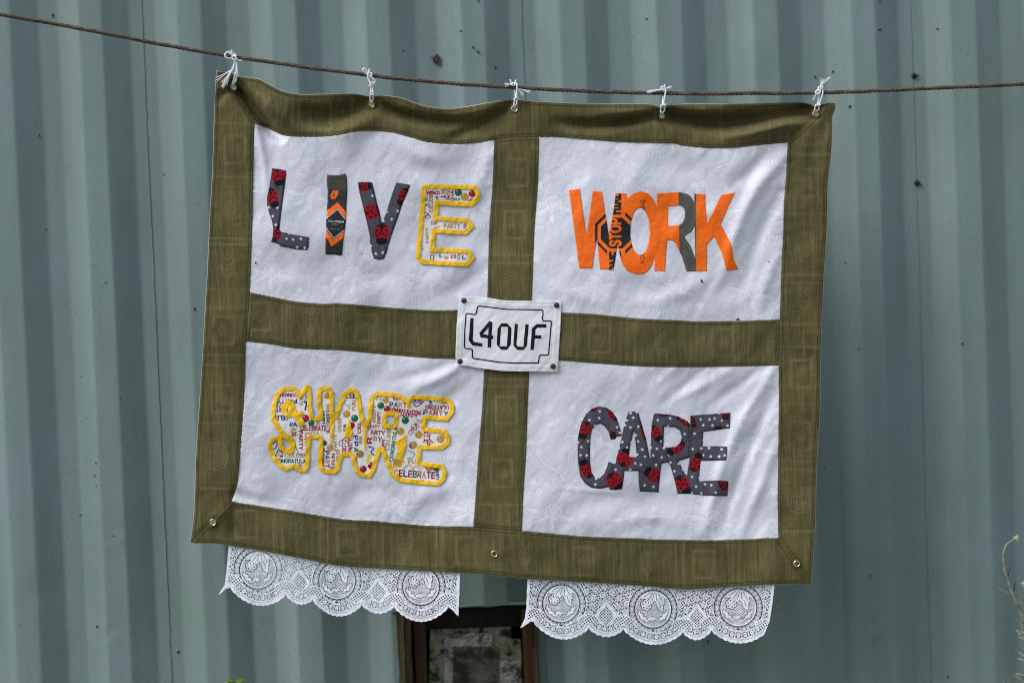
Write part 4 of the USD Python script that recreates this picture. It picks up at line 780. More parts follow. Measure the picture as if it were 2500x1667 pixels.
RIB = RIB.union(unary_union([Polygon(s1([(1385, 585), (1300, 905), (1450, 912), (1420, 720)])), Polygon(s3([(500, 815), (590, 790), (690, 715), (668, 900), (620, 1150), (560, 960)])),
    Polygon(s1([(1080, 560), (1160, 540), (1135, 850), (1098, 1040), (1085, 1010)])), Polygon(s2([(885, 600), (945, 560), (930, 900), (910, 1060), (888, 880)])),
    LineString(s1(catmull([(470, 470), (540, 560), (620, 640), (605, 690)], 6))).buffer(7), LineString(s1(catmull([(335, 420), (390, 350), (470, 360), (510, 440), (480, 520), (560, 540), (625, 510)], 6))).buffer(5.5),
    LineString(s1([(620, 190), (600, 250)])).buffer(5), LineString(s3([(690, 200), (712, 310)])).buffer(4.5), LineString(s1(catmull([(300, 860), (440, 900), (490, 1000), (470, 1110), (370, 1120), (300, 1010)], 6))).buffer(5.5)])).intersection(SHARE)
cutS = {'S': [(600, 900), (733, 900), (733.4, 957), (735, 1060), (720, 1143), (718, 1240), (600, 1240)], 'H': [(733, 900), (815, 900), (815, 1012), (808, 1088), (805, 1240), (718, 1240), (720, 1143), (735, 1060), (733.4, 957)],
        'A': [(815, 900), (891, 900), (891, 1031), (891, 1092), (884, 1240), (805, 1240), (808, 1088), (815, 1012)], 'R': [(891, 900), (994, 900), (994.4, 973), (988, 1060), (983, 1130), (958, 1165), (950, 1240), (884, 1240), (891, 1092), (891, 1031)],
        'E': [(994, 900), (1150, 900), (1150, 1240), (950, 1240), (958, 1165), (983, 1130), (988, 1060), (994.4, 973)]}
prS = (words('CONGRA', 703.5, 964.4, 46, 9, 180, RED) + words('PARTY', 701, 979, 50, 11, 180, MUL) + words('PARTY', 684, 999, 34, 13, 180, (RED, GRN)) + words('CELEB', 685, 1020, 38, 12, 180, (RED, BLU, GRN)) + words('PA', 716.5, 1036, 18, 11, 0, BLU) + words('AR', 716.5, 1054, 24, 13, -90, (TAN, RED))
    + words('PARTY', 735, 1075, 47, 9.5, -90, RED) + words('CELEBRATE', 765, 1045, 64, 13, -1, RED) + words('HAPPY', 790, 1020, 33, 7, -90, GRN) + words('HAPPY', 747, 1074, 33, 7, -90, TAN) + words('CELEBRATE', 801, 1022, 72, 7, -90, (RED, TAN, RED, BLU, GRN)) + words('FUN', 762, 1057, 30, 5, 180, TAN)
    + words('CONGRATULA', 709, 1125, 76, 10, -1, GRN) + words('CELEBR', 722, 1111, 55, 10, 0, TAN) + words('FI', 686.7, 1108, 18, 8, -90, RED) + words('PART', 799, 1121, 43, 11, -90, (BLU, GRN, TAN, RED)) + words('FUN', 813.7, 1121, 28, 8, 90, RED) + words('CON', 814.5, 1142, 15, 6.5, 0, RED) + words('CONGRAT', 789.5, 1124, 36, 6, -90, RED)
    + words('LEE', 857, 966, 25, 12, 0, (TAN, RED, BLU)) + words('FUN', 864, 990, 26, 9.5, 90, TAN) + words('CELEB', 829, 1037, 34, 9, 90, TAN) + words('PARTY', 855, 1088, 34, 11, 90, RED) + words('PPA', 869, 1083, 44, 11, -90, (BLU, BLU, GRN)) + words('CEL', 877, 1043, 30, 8, 90, RED) + words('PARTY', 818, 1080, 40, 8, 90, TAN) + words('CELEB', 825, 1112, 30, 8, 90, TAN) + words('BE', 880, 1073, 18, 8, 90, TAN)
    + words('TE', 925, 972, 18, 11, 0, TAN) + words('LES', 968, 973, 18, 7, 180, RED) + words('PART', 972, 988, 44, 12, -3, MUL) + words('CONGRATULATIONS', 991, 1004, 76, 10, -7, RED) + words('HAPPY', 999, 1014, 42, 9.5, -5, RED) + words('PARTY', 914, 1010, 42, 8, 90, TAN) + words('PARTY', 925, 1019.6, 28, 8, 90, RED) + words('APPY', 915.7, 1041, 22, 9, 0, TAN) + words('ARTY', 922, 1056, 36, 11, -3, RED)
    + words('CELEB', 948, 1073, 52, 9, 85, TAN) + words('CONGRATULA', 960.4, 1084, 84, 9.5, 82, GRN) + words('R', 902, 1075, 16, 12, 90, RED) + words('BY', 922, 1071, 22, 11, -6, (TAN, BLU)) + words('PARTY', 1064, 1008, 63, 12, -4, (BLU, TAN, RED, TAN, BLU)) + words('ULATIONS', 1066.6, 994.7, 58, 10.5, 178, RED) + words('BEST', 1016, 979.5, 26, 8, 178, BLU) + words('ELE', 1040, 1067.7, 28, 11, -90, (RED, TAN, RED)) + words('FU', 1006, 1127, 17, 10, 0, OCH)
    + words('CELEBRATE', 1012.7, 1157, 102, 17, -4, (TAN, RED, BLU, RED, GRN, RED, TAN, BLU, RED)) + words('IS', 872, 1146, 10, 8, -90, RED) + words('CON', 869, 1125, 18, 7, 90, RED) + words('PARTY', 1085, 1143, 22, 8, 0, TAN)
    + disc(746, 1021, 9, RED) + disc(760, 1032.6, 8, GRN) + disc(799, 966, 8, OCH) + disc(791.5, 1081.5, 7, GRN) + disc(806, 1093, 8.5, OCH) + disc(787, 1098, 6, RED) + disc(846.6, 1011, 9, OCH) + disc(866, 1021, 9, GRN) + disc(859, 1038, 8, RED) + disc(879, 1108, 9.5, (.36, .19, .05)) + disc(887, 1145, 8.5, RED) + disc(906, 1136, 8.5, RED)
    + disc(942, 976.5, 8, OCH) + disc(930, 990, 8.5, GRN) + disc(945, 998, 8, RED) + disc(989.5, 1026, 9, GRN) + disc(978, 1053, 9.5, OCH) + disc(1023, 1061, 9.5, OCH) + disc(1007, 1087, 8.5, BLU) + disc(1011, 1086, 8.5, OCH) + disc(1075.7, 1072, 9.5, OCH) + disc(1048, 1141, 10, OCH) + disc(1065, 1142, 8, GRN)
    + [(Polygon(s3([(500, 1075), (560, 955), (650, 1120), (600, 1205), (475, 1225)])), YEL), (Polygon(s3([(490, 1075), (615, 1110), (598, 1200), (478, 1170)])), OCH), (Polygon([(899, 1108), (909, 1110), (902, 1134), (892, 1132)]), (.75, .62, .12))]
    + loops(830, 1083, 3, 8, -5, 6, .95, RED) + loops(1000, 1058, 4, 6, -6, 5, .95, RED) + loops(1004, 1045, 2, 9, -9, 4, .8, GRN) + squig([(747, 948), (752, 960), (746, 972), (750, 985)], 1.2, GRN) + squig([(745, 1000), (748, 985), (743, 980)], 2.2, BLU) + squig([(850, 970), (842, 985), (853, 992), (852, 1000)], 1.1, TAN) + squig([(666, 1083), (676, 1078), (674, 1092), (664, 1100), (672, 1112), (680, 1096)], 1.5, BLU)
    + squig([(672, 1118), (682, 1106), (680, 1090)], 1.1, TAN) + squig([(985, 1143), (1000, 1134), (1008, 1146), (1014, 1138), (1030, 1146)], 1.2, OCH) + squig([(1010, 985), (1016, 992), (1028, 986), (1035, 978)], 1.5, RED) + squig([(1050, 1058), (1048, 1070), (1056, 1080)], 1.6, RED) + squig([(998, 1100), (1012, 1108), (1006, 1118), (994, 1118)], 1.0, GRN) + squig([(900, 1090), (912, 1094), (906, 1104), (915, 1112)], 1.5, BLU) + squig([(720, 1085), (728, 1104), (735, 1110)], .9, BLU) + squig([(684, 1046), (688, 1052), (680, 1056)], 1.0, GRN))
rw = np.random.default_rng(31); filler = []
for k in range(190):
    fx, fy = rw.uniform(655, 1108), rw.uniform(945, 1182); t_ = rw.choice(['PARTY', 'FUN', 'HAPPY', 'CELEBRATE', 'CONGRATULATIONS']); hh_ = rw.uniform(6, 9.5)
    filler += words(str(t_), fx, fy, hh_ * .68 * len(t_), hh_, float(rw.choice([0, 90, -90, 180, 90, -90])), [RED, TAN, TAN, GRN, BLU, RED, OCH][rw.integers(7)])
free = unary_union([affinity.scale(g.envelope, 1.02, 1.1) for g, c in prS])
keep_f, taken = [], free
for g, c in filler:
    if g.envelope.intersection(taken).area < .22 * g.envelope.area: keep_f.append((g, c)); taken = taken.union(g.envelope)
prS = keep_f + prS
for nm in 'SHARE':
    pg = half(SHARE, cutS[nm]); l_ = letter_print(pg, SHARE, prS, f'yellow ribbon edged party print letter {nm} of the word SHARE')
    rb = half(RIB, cutS[nm]); ribbon_on(l_, rb, RIB)

# centre patch
p4 = Z(1090, 700, 6.816)
PATCH = Polygon(curve(p4([(225, 150), (480, 168), (700, 185), (1000, 228), (1500, 236), (1917, 235)]))[:-1] + p4([(1917, 235), (1900, 600), (1870, 1100), (1855, 1420)]) + curve(p4([(1855, 1420), (1500, 1410), (1000, 1405), (600, 1360), (300, 1313), (160, 1300)]))[:-1] + p4([(160, 1300), (150, 1150), (165, 700), (190, 400)])).buffer(0)
px0, py0, px1, py1 = PATCH.bounds
def patch_h(x, y):
    u, v = (x - px0) / (px1 - px0), (y - py0) / (py1 - py0)
    corner = np.minimum(np.hypot(np.minimum(u, 1 - u) * 240, np.minimum(v, 1 - v) * 170) / 90, 1)
    b = 0.55 * drape(np.full_like(x, 1240) + .4 * (x - 1240), np.full_like(y, 815) + .4 * (y - 815)) + 0.45 * drape(x, y)
    return b + 0.0045 + 0.0050 * corner + 0.0060 * fbm2(x, y, 70, 101, 2) + 0.0040 * fbm2(x + y, (y - x) / 3, 26, 103, 2)
def patch_extra(x, y):
    d = edge_dist(x, y, PATCH.exterior); t = 0.0022 * np.exp(-d / 12) * fbm2(x, y, 9, 107, 2)
    return t - 0.0007 * np.exp(-((d - 17) / 1.6)**2) - 0.0005 * np.exp(-((d - 6) / 1.4)**2) - 0.0006 * smooth01(16, 19, d)
patch = cloth('name_patch', PATCH, 1.8, M['patch'], banner, rise=0.0008, bev=2.5, extra=patch_extra, h0=patch_h, label='small white cotton patch reading L4OUF with a black outline')
on = dict(h0=lambda x, y: patch_h(x, y) + patch_extra(x, y), lift=0.0010, rise=0.0010, bev=1.6)
fr = LineString(p4([(545, 318), (1000, 375), (1590, 385), (1605, 405), (1605, 480), (1590, 520), (1615, 570), (1735, 570), (1745, 600), (1722, 850), (1700, 1110), (1680, 1135), (1560, 1135), (1545, 1160), (1530, 1265), (1100, 1268), (880, 1255), (450, 1190), (430, 1165), (430, 1050), (410, 1035), (315, 1025), (297, 1000), (305, 720), (325, 460), (345, 443), (470, 463), (495, 445), (515, 340), (545, 318)]))
cloth('outline_cord', fr.buffer(1.6), 1.0, M['navy'], patch, **on)
LET = {'L': Polygon(p4([(397, 523), (452, 523), (438, 880), (455, 915), (595, 940), (595, 995), (430, 975), (370, 895)])),
       '4': unary_union([LineString(p4([(728, 595), (578, 775), (590, 815), (778, 842)])).buffer(4.3, join_style=2, cap_style=2), LineString(p4([(735, 585), (712, 1008)])).buffer(4.4, cap_style=2), Polygon(p4([(710, 565), (765, 590), (760, 640), (700, 600)]))]),
       'O': Polygon(p4([(910, 608), (1010, 608), (1083, 690), (1070, 960), (1010, 1047), (910, 1047), (835, 960), (850, 700)])).difference(Polygon(p4([(908, 665), (1026, 665), (1003, 990), (887, 990)]))),
       'U': Polygon(p4([(1135, 618), (1190, 618), (1165, 960), (1185, 995), (1280, 995), (1312, 622), (1370, 622), (1340, 980), (1280, 1052), (1180, 1052), (1112, 975)])),
       'F': Polygon(p4([(1500, 620), (1665, 620), (1662, 680), (1512, 680), (1482, 712), (1475, 805), (1580, 805), (1578, 862), (1472, 862), (1450, 1050), (1395, 1050), (1422, 690)]))}
for ch, g in LET.items(): cloth('patch_letter', g.buffer(0).buffer(-.3).buffer(.3), 1.3, M['felt'], patch, **on, label=f'black felt character {ch} on the white patch')
for (sx, sy) in [(1132.5, 733.7), (1358.8, 745), (1123, 882), (1350, 894)]:
    r = trimesh.creation.revolve(np.array([(0, 2.6), (2.0, 2.5), (3.2, 2.0), (4.4, 2.1), (5.8, 1.4), (6.6, 0.4), (6.7, -1.5)])[::-1] * MM, sections=24)
    r.apply_transform(trimesh.transformations.rotation_matrix(math.pi / 2, [1, 0, 0])); hh = float(patch_h(np.array([sx]), np.array([sy]))[0]); r.apply_translation(P(sx, sy, Y_BAN - hh - 0.0022)); obj('stud', r, M['bronze'], patch, smooth=40)

# ---- lace hanging below the hem
def lace_mask(x, y, d, s, scal, cusp):
    """Where the lace has thread: d = distance from the scalloped edge, s = length along it."""
    q = np.mod(s, 9.0) - 4.5; solid = (d < 11) & ~((np.abs(np.hypot(q, d - 4.5) - 3.6) < .5) & (d > 4.5))
    band = (d >= 11) & (d < 25.5); q = np.mod(s, 21.0) - 10.5; fr = np.hypot(q, d - 18.3); fa = np.arctan2(d - 18.3, q)
    fl = (fr < 5.8 + 1.1 * np.cos(6 * fa)) & (fr > 1.3); lat = (np.abs(np.mod(s + d, 6.2) - 3.1) < .85) | (np.abs(np.mod(s - d, 6.2) - 3.1) < .85)
    solid |= band & (fl | (lat & (fr > 7.6)) | (np.abs(q) > 9.6)); solid |= (d >= 25.5) & (d < 28.2)
    out_ = d >= 28.2
    net = (np.abs(np.mod(x + .58 * y, 3.7) - 1.85) < .74) | (np.abs(np.mod(x - .58 * y, 3.7) - 1.85) < .74)
    xr, yr = x + y * .18, y - x * .18
    fx, fy = np.mod(xr, 21) - 10.5, np.mod(yr + 10.5 * (np.floor(xr / 21) % 2), 21) - 10.5; fr, fa = np.hypot(fx, fy), np.arctan2(fy, fx)
    lat2 = (np.abs(np.mod(xr + yr, 8.4) - 4.2) < 1.65) | (np.abs(np.mod(xr - yr, 8.4) - 4.2) < 1.65)
    S_ = np.where(fr < 9.6, (fr < 8.0 + 1.1 * np.cos(6 * fa)) & (fr > 1.4) & (np.abs(fr - 4.2) > .45), lat2)
    for (a, b, dep, nb) in scal:
        mx, my = (a[0] + b[0]) / 2, (a[1] + b[1]) / 2 + dep - 85
        if dep > 25:
            R_ = np.hypot(x - mx, (y - my) * .98); th = np.arctan2(y - my, x - mx); inr = R_ < 62
            S = (R_ > 60.2) | ((R_ > 41) & (R_ < 43.6))
            q = np.mod(th * 52, 10.4) - 5.2; e = np.hypot(q / 4.3, (R_ - 52) / 5.4); S |= (R_ >= 46.5) & (R_ <= 57.5) & (((e < 1.16) & (e > .84)) | (e < .60))
            core = R_ < 41; C = net.copy(); big = np.zeros_like(core); rib = np.zeros_like(core); dil = np.zeros_like(core)
            for ph, LL, wd in zip((-1.35, -.95, -.6, -.28, .1, .5, .95, 1.35), (38, 44, 44, 38, 38, 44, 46, 40), (6.5, 7.5, 7.5, 7, 6.5, 7, 7.5, 6.5)):
                ox, oy = mx + 6, my - 50; ux, uy = math.sin(ph), math.cos(ph); u = (x - ox) * ux + (y - oy) * uy; v = (x - ox) * uy - (y - oy) * ux
                w = wd * np.sin(np.clip(u / LL, 0, 1) * math.pi)**.8; big |= (np.abs(v) < w) & (u > 0) & (u < LL); dil |= (np.abs(v) < w + 1.5) & (u > 0) & (u < LL + 2); rib |= (np.abs(v) < .7) & (u > LL * .25) & (u < LL * .8)
            u, v = y - (my - 24) + .5 * (x - mx - 12), x - (mx + 12) - .35 * (y - my + 24); w = 8.0 * np.sin(np.clip(u / 36, 0, 1) * math.pi)**.9; big |= (np.abs(v) < w) & (u > 0); dil |= (np.abs(v) < w + 1.6) & (u > -2) & (u < 38); rib |= (np.abs(v) < .7) & (u > 4) & (u < 24)
            gx, gy = mx - 17, my - 10
            for k in range(6): an = k * math.pi / 3 + .3; pe = np.hypot(x - gx - 8.2 * math.cos(an), y - gy - 8.2 * math.sin(an)); big |= (pe < 5.0); dil |= pe < 7.0; rib |= pe < 1.9
            big |= np.hypot(x - gx, y - gy) < 3.2
            for (cx_, cy_, rr_, t0, t1) in ((mx - 4, my - 2, 31, 1.7, 3.0), (mx + 2, my - 3, 32, .25, 1.25), (mx - 2, my + 2, 21, 1.1, 2.1)):
                rc, tc = np.hypot(x - cx_, y - cy_), np.arctan2(y - cy_, x - cx_); tc = np.mod(tc, 2 * math.pi); k_ = (tc > t0) & (tc < t1); wd_ = 4.6 * np.sin(np.clip((tc - t0) / (t1 - t0), 0, 1) * math.pi)**.6; wob = 1.6 * np.cos(tc * 16)
                big |= k_ & (np.abs(rc - rr_ - wob) < wd_); dil |= k_ & (np.abs(rc - rr_ - wob) < wd_ + 1.8)
            C = np.where(big, ~rib, np.where(dil, False, C)); S = np.where(core, C, S); S_ = np.where(inr, S, S_)
            pass
            fy2 = my + 64; r6 = np.hypot(x - mx, y - fy2); a6 = np.arctan2(y - fy2, x - mx); S_ = np.where(r6 < 13, (r6 < 10.5 + 2 * np.cos(6 * a6)) & (np.abs(r6 - 5) > .9), S_)
        else:
            cy_ = (a[1] + b[1]) / 2 + dep - 50; dm = np.abs(x - mx) / 25 + np.abs(y - cy_) / 34
            S_ = np.where((dm > .82) & (dm < 1.18), np.abs(dm - 1.19) > .03, S_); S_ = np.where(dm <= .82, ((np.abs(np.mod(x - mx + y - cy_, 7) - 3.5) < 1.2) | (np.abs(np.mod(x - mx - y + cy_, 7) - 3.5) < 1.2)), S_)
    S_ = S_ | False
    return np.where(cusp & (d >= 11) & (d < 34), lat2 | (d > 31), solid | (out_ & S_))

def lace(name_pts, scal, left_tip, right_tip, topy, seed):
    bl = []
    for (a, b, dep, nb) in scal:
        t = np.linspace(0, 1, 14 * nb)[:-1]; hem = 2.3 * np.abs(np.sin(math.pi * nb * t))
        bl += list(np.stack([a[0] + (b[0] - a[0]) * t, a[1] + (b[1] - a[1]) * t + dep * np.sin(math.pi * t)**.75 + hem], 1))
    bl.append(scal[-1][1]); sm = []
    for (a, b, dep, nb) in scal:
        t = np.linspace(0, 1, 40)[:-1]; sm += list(np.stack([a[0] + (b[0] - a[0]) * t, a[1] + (b[1] - a[1]) * t + dep * np.sin(math.pi * t)**.75], 1))
    sm.append(scal[-1][1]); edge = LineString(sm)
    pg = Polygon(list(left_tip) + bl + list(right_tip) + topy).buffer(0)
    x0, y0, x1, y1 = pg.bounds; sp = 0.9; gx, gy = np.arange(x0, x1, sp), np.arange(y0, y1, sp)
    X, Yg = np.meshgrid(gx, gy, indexing='ij'); n = len(gy)
    i, j = np.meshgrid(np.arange(len(gx) - 1), np.arange(n - 1), indexing='ij'); cx, cy = gx[i] + sp / 2, gy[j] + sp / 2
    inside = shapely.contains_xy(pg, cx, cy); pts = shapely.points(cx[inside], cy[inside]); d = shapely.distance(pts, edge); s = shapely.line_locate_point(edge, pts)
    x, y = cx[inside], cy[inside]; ds = shapely.distance(pts, LineString(list(right_tip) + topy[:1])) if right_tip else np.full_like(d, 99); ds = np.minimum(ds, shapely.distance(pts, LineString(topy[-1:] + list(left_tip))))
    cusp = np.zeros(len(d), bool)
    for pa in [sc_[0] for sc_ in scal] + [scal[-1][1]]: cusp |= np.hypot(*(np.array(edge.interpolate(edge.project(Point(pa))).coords[0])[:, None] - np.stack([x, y]))) - d < 0.35
    solid = lace_mask(x, y, d, s, scal, cusp)
    solid |= ds < 6.5
    keep = np.zeros(cx.shape, bool); keep[inside] = solid
    hl = lambda x, y: drape(x, np.minimum(y, 1400)) - 0.007 + 0.012 * fbm2(x, y / 3, 55, seed, 2) + 0.004 * fbm2(x, y, 18, seed + 1, 2)
    h = hl(X.ravel(), Yg.ravel()); wv = P(X.ravel(), Yg.ravel(), Y_BAN - h)
    qd = np.stack([i * n + j, i * n + j + 1, (i + 1) * n + j + 1, (i + 1) * n + j], -1)[keep]
    used, inv = np.unique(qd, return_inverse=True)
    return (wv[used], inv.reshape(qd.shape))
BG, SM = 34, 17
l1 = lace('l', [((563, 1434), (697, 1450), BG, 11), ((697, 1450), (763, 1462), SM, 6), ((763, 1462), (883, 1474), BG, 11), ((883, 1474), (962, 1479), SM + 2, 6), ((962, 1479), (1094, 1480), BG + 2, 11)],
          [(559, 1325), (553, 1390), (549, 1425), (533, 1451), (536, 1450), (551, 1436)], [(1104, 1488), (1119, 1504), (1121, 1460), (1123, 1392)], [(1000, 1384), (834, 1374), (740, 1356), (640, 1337)], 111)
l2 = lace('r', [((1303, 1517), (1437, 1531), BG, 11), ((1437, 1531), (1522, 1534), SM + 3, 6), ((1522, 1534), (1667, 1541), BG, 12), ((1667, 1541), (1737, 1537), SM + 4, 6), ((1737, 1537), (1868, 1543), 28, 10)],
          [(1288, 1405), (1285, 1480), (1281, 1510), (1270, 1532), (1276, 1530), (1296, 1516)], [(1879, 1515), (1886, 1470), (1892, 1420)], [(1760, 1427), (1668, 1431), (1560, 1423), (1400, 1413)], 131)
obj('lace_trim', l1, M['lace'], banner, smooth=True, label='white scalloped lace below the left half of the hem'); obj('lace_trim', l2, M['lace'], banner, smooth=True, label='white scalloped lace below the right half of the hem')
for (a, b, ln, an) in [(624, 641, 8, 40), (1713, 686, 12, 85), (1801, 779, 11, 0), (1876, 639, 5, 60)]:
    hh = float(drape([a], [b])[0]); obj('debris_speck', husk(a, b, ln, an, y=Y_BAN - hh - 0.0015), M['speck'], banner, smooth=True)

# ------------------------------------------------------------------ the rope
RP = [(-760, -70), (-400, -25), (0, 36), (177, 67), (355, 101), (532, 133), (656, 151), (834, 176), (983, 193), (1132, 206), (1277, 215), (1437, 223), (1668, 229), (1845, 228), (2005, 227), (2200, 219), (2500, 205), (2900, 182), (3260, 158)]
rp2 = catmull(RP, 40); Y_ROPE = Y_BAN - 0.004
ctr = P(rp2[:, 0], rp2[:, 1], Y_ROPE); sl = np.concatenate([[0], np.cumsum(np.linalg.norm(np.diff(ctr, axis=0), axis=1))])
si = np.arange(0, sl[-1], 0.0035); ctr = np.stack([np.interp(si, sl, ctr[:, k]) for k in range(3)], 1)
ctr[:, 2] += 0.0012 * (meshkit.noise(np.stack([si * 25, si * 0, si * 0], -1), 4) - .5)
tg = np.gradient(ctr, axis=0); tg /= np.linalg.norm(tg, axis=1, keepdims=True); nb = np.cross(tg, [0, 1.0, 0]); nb /= np.linalg.norm(nb, axis=1, keepdims=True); bb = np.cross(tg, nb)
rope = thing('rope', 'brown twisted rope sagging across the container wall above the banner', 'rope')
ph = si / 0.036 * 2 * math.pi
for k in range(3):
    a = ph + k * 2 * math.pi / 3; rad = 0.0028 * (1 + .18 * (meshkit.noise(np.stack([si * 60, si * 0 + k, si * 0], -1), k) - .5))
    obj('strand', tube(ctr + 0.0027 * (np.cos(a)[:, None] * nb + np.sin(a)[:, None] * bb), rad, 7), M['rope'], rope, smooth=True)
fz = []
for k in range(1500):
    i = rng.integers(2, len(si) - 2); a = rng.uniform(0, 6.28); dr = math.cos(a) * nb[i] + math.sin(a) * bb[i]; p0 = ctr[i] + dr * .0044; L = rng.uniform(.002, .006); tt = tg[i] * rng.uniform(-1.4, 1.4)
    d_ = (dr + tt) / np.linalg.norm(dr + tt); fz.append(tube(np.array([p0, p0 + d_ * L * .6, p0 + d_ * L + rng.normal(0, .0006, 3)]), [.00032, .00024, .0001], 3))
tagp(obj('rope_fuzz', join(fz), M['rope'], rope, smooth=False), kind='stuff')

# ------------------------------------------------------------------ string ties through the eyelets
R_S = 0.0021
def strand(pts, dy, r=R_S, n=8):
    """pts in banner units; dy = metres in front of the banner plane, one value or one per point."""
    dy = np.broadcast_to(dy, len(pts)); q3 = np.array([P(a, b, Y_BAN - d) for (a, b), d in zip(pts, dy)]); return tube(catmull(q3, n), r, 7)
def fray(a, b, dy, n, spread, seed, w=2.2):
    r_ = np.random.default_rng(seed); out = []; a, b = np.array(a, float), np.array(b, float); u = b - a; L = np.linalg.norm(u); pr = np.array([-u[1], u[0]]) / L
    for k in range(n):
        s_ = r_.normal(); l_ = r_.uniform(.75, 1.05); p0 = a + pr * r_.uniform(-1, 1) * w * .5; p1 = a + u * .5 * l_ + pr * s_ * spread * .35; p2 = a + u * l_ + pr * s_ * spread
        out.append(strand([p0, p1, p2], [dy + r_.uniform(-.001, .002) for _ in range(3)], [.00085] * 0 or np.linspace(.0010, .00045, 9), 4))
    return join(out)
def knot(cx, cy, r, dy, seed):
    r_ = np.random.default_rng(seed); out = []
    for k in range(3):
        a0 = r_.uniform(0, 3.1); t = np.linspace(0, 2 * math.pi, 14); e = r_.uniform(.45, .8)
        u, v = r * np.cos(t), r * e * np.sin(t); q3 = [P(cx + ua * math.cos(a0) - va * math.sin(a0), cy + ua * math.sin(a0) + va * math.cos(a0), Y_BAN - dy - .0025 * math.sin(tt * 2 + k)) for ua, va, tt in zip(u, v, t)]
        out.append(tube(np.array(q3), R_S, 7))
    return join(out)
def loop_pair(gx, gy, ty, dx=(-2.6, 2.2), tx=None):
    h = float(drape(gx + np.array([7., -7, 7, -7, 7, -7, 0]), gy + np.array([3., 3, -8, -8, -18, -18, -26])).max()) + .006; tx = gx if tx is None else tx; out = []
    for o, d in zip(dx, (0, .001)):
        out.append(strand([(tx + o, ty), (tx + o * 1.15 + (gx - tx) * .5, (gy + ty) / 2), (gx + o * .7, gy - 10), (gx + o * .55, gy - 6), (gx + o * .5, gy - 4)], [.012, h + .004 + d, h + .003, h - .001, h - .012]))
    return join(out)
DR = 0.012
TIES = ['white string tie with a bow and long frayed tassel, leftmost on the banner', 'white string tie with a small bow at the second eyelet from the left', 'white string tie with fluffy ends at the middle eyelet of the banner top',
        'white string tie with an end lying along the rope, second eyelet from the right', 'white string tie with upright frayed ends at the right end of the banner top']
def tie(k, loops_, strands_, knots_, frays_):
    t = thing('string_tie', TIES[k], 'string tie', None)
    obj('eyelet_loop', loops_, M['string'], t, smooth=True); obj('cord', join(strands_), M['string'], t, smooth=True); obj('knot', join(knots_), M['string'], t, smooth=True); obj('frayed_end', join(frays_), M['string'], t, smooth=False)
over = lambda x0, y0, x1, y1: strand([(x0, y0), (x0 + 1, y0 - 9), (x1, y1 - 9), (x1, y1)], [DR, DR, -.006, -.010])
tie(0, loop_pair(570, 213, 184, (-3, 1.6), 577), [strand([(573, 146), (575, 165), (576, 184)], DR), strand([(576, 150), (579, 168), (579, 184)], [DR, DR + .002, DR]), strand([(568, 141), (560, 143), (551, 140), (550, 132), (556, 128), (563, 132), (570, 140)], [DR, DR + .004, DR + .006, DR + .006, DR + .005, DR + .004, DR]),
    strand([(571, 140), (575, 134), (577, 138)], DR + .003), strand([(577, 143), (584, 148), (590, 148)], [DR, DR, DR - .002]), over(570, 140, 576, 150)],
    [knot(572, 142, 5.5, DR + .002, 1), knot(577, 183, 4.6, DR, 2)], [fray((568, 140), (563, 122), DR + .002, 12, 2.5, 3), fray((573, 150), (568, 172), DR + .002, 14, 2.0, 4), fray((569, 168), (542, 212), DR + .012, 26, 4.5, 5), fray((564, 172), (526, 198), DR + .010, 9, 5, 6, 1.5)])
tie(1, loop_pair(907, 256, 229, (-3, 3), 908), [strand([(897, 186), (900, 194), (904, 203)], DR + .002), strand([(906, 186), (911, 193), (917, 199)], [DR + .003, DR + .004, DR + .002]), strand([(909, 200), (914, 203), (916, 200)], DR + .002), strand([(898, 184), (890, 177), (886, 172), (888, 168), (893, 170), (898, 180)], [DR + .002, DR + .004, DR + .006, DR + .006, DR + .005, DR + .003]),
    strand([(905, 210), (906, 220), (907, 228)], DR), strand([(909, 210), (910, 220), (909, 228)], DR), over(900, 182, 908, 206)], [knot(903, 183, 5.2, DR + .003, 7), knot(908, 228, 4.2, DR, 8)], [fray((900, 182), (903, 168), DR + .004, 12, 2.4, 9), fray((905, 200), (904, 213), DR + .003, 20, 3.0, 10, 5), fray((908, 199), (911, 208), DR + .003, 10, 2.0, 12, 4)])
tie(2, loop_pair(1256, 266.5, 243, (-2.6, 2.6), 1260), [strand([(1258, 206), (1262, 206), (1262, 222), (1261, 240)], [DR - .004, DR + .003, DR + .002, DR]), strand([(1255, 217), (1258, 228), (1259, 240)], [0, .006, DR]), over(1258, 206, 1256, 218), strand([(1254, 243), (1260, 239), (1267, 243)], [.006, DR + .004, .006])],
    [knot(1254, 206, 4.2, DR, 13)], [fray((1250, 206), (1232, 206), DR, 22, 3.5, 14, 5), fray((1248, 207), (1246, 194), DR, 14, 1.6, 15), fray((1264, 217), (1277, 233), DR - .002, 10, 1.8, 16), fray((1267, 218), (1294, 226), DR - .004, 14, 2.2, 17)])
tie(3, loop_pair(1616, 284, 256, (-4, 4), 1619), [strand([(1622, 217), (1625, 222), (1623, 238), (1620, 256)], [DR - .002, DR + .003, DR + .002, DR]), strand([(1620, 232), (1618, 246), (1618, 257)], [0, .008, DR]), over(1622, 217, 1620, 232), strand([(1613, 262), (1616, 256), (1622, 258), (1625, 254)], [.012, DR + .003, DR + .003, .012])],
    [knot(1618, 216, 4.4, DR, 18)], [fray((1616, 219), (1579, 225), DR - .001, 18, 1.9, 19), fray((1622, 217), (1641, 212), DR, 14, 1.8, 20)])
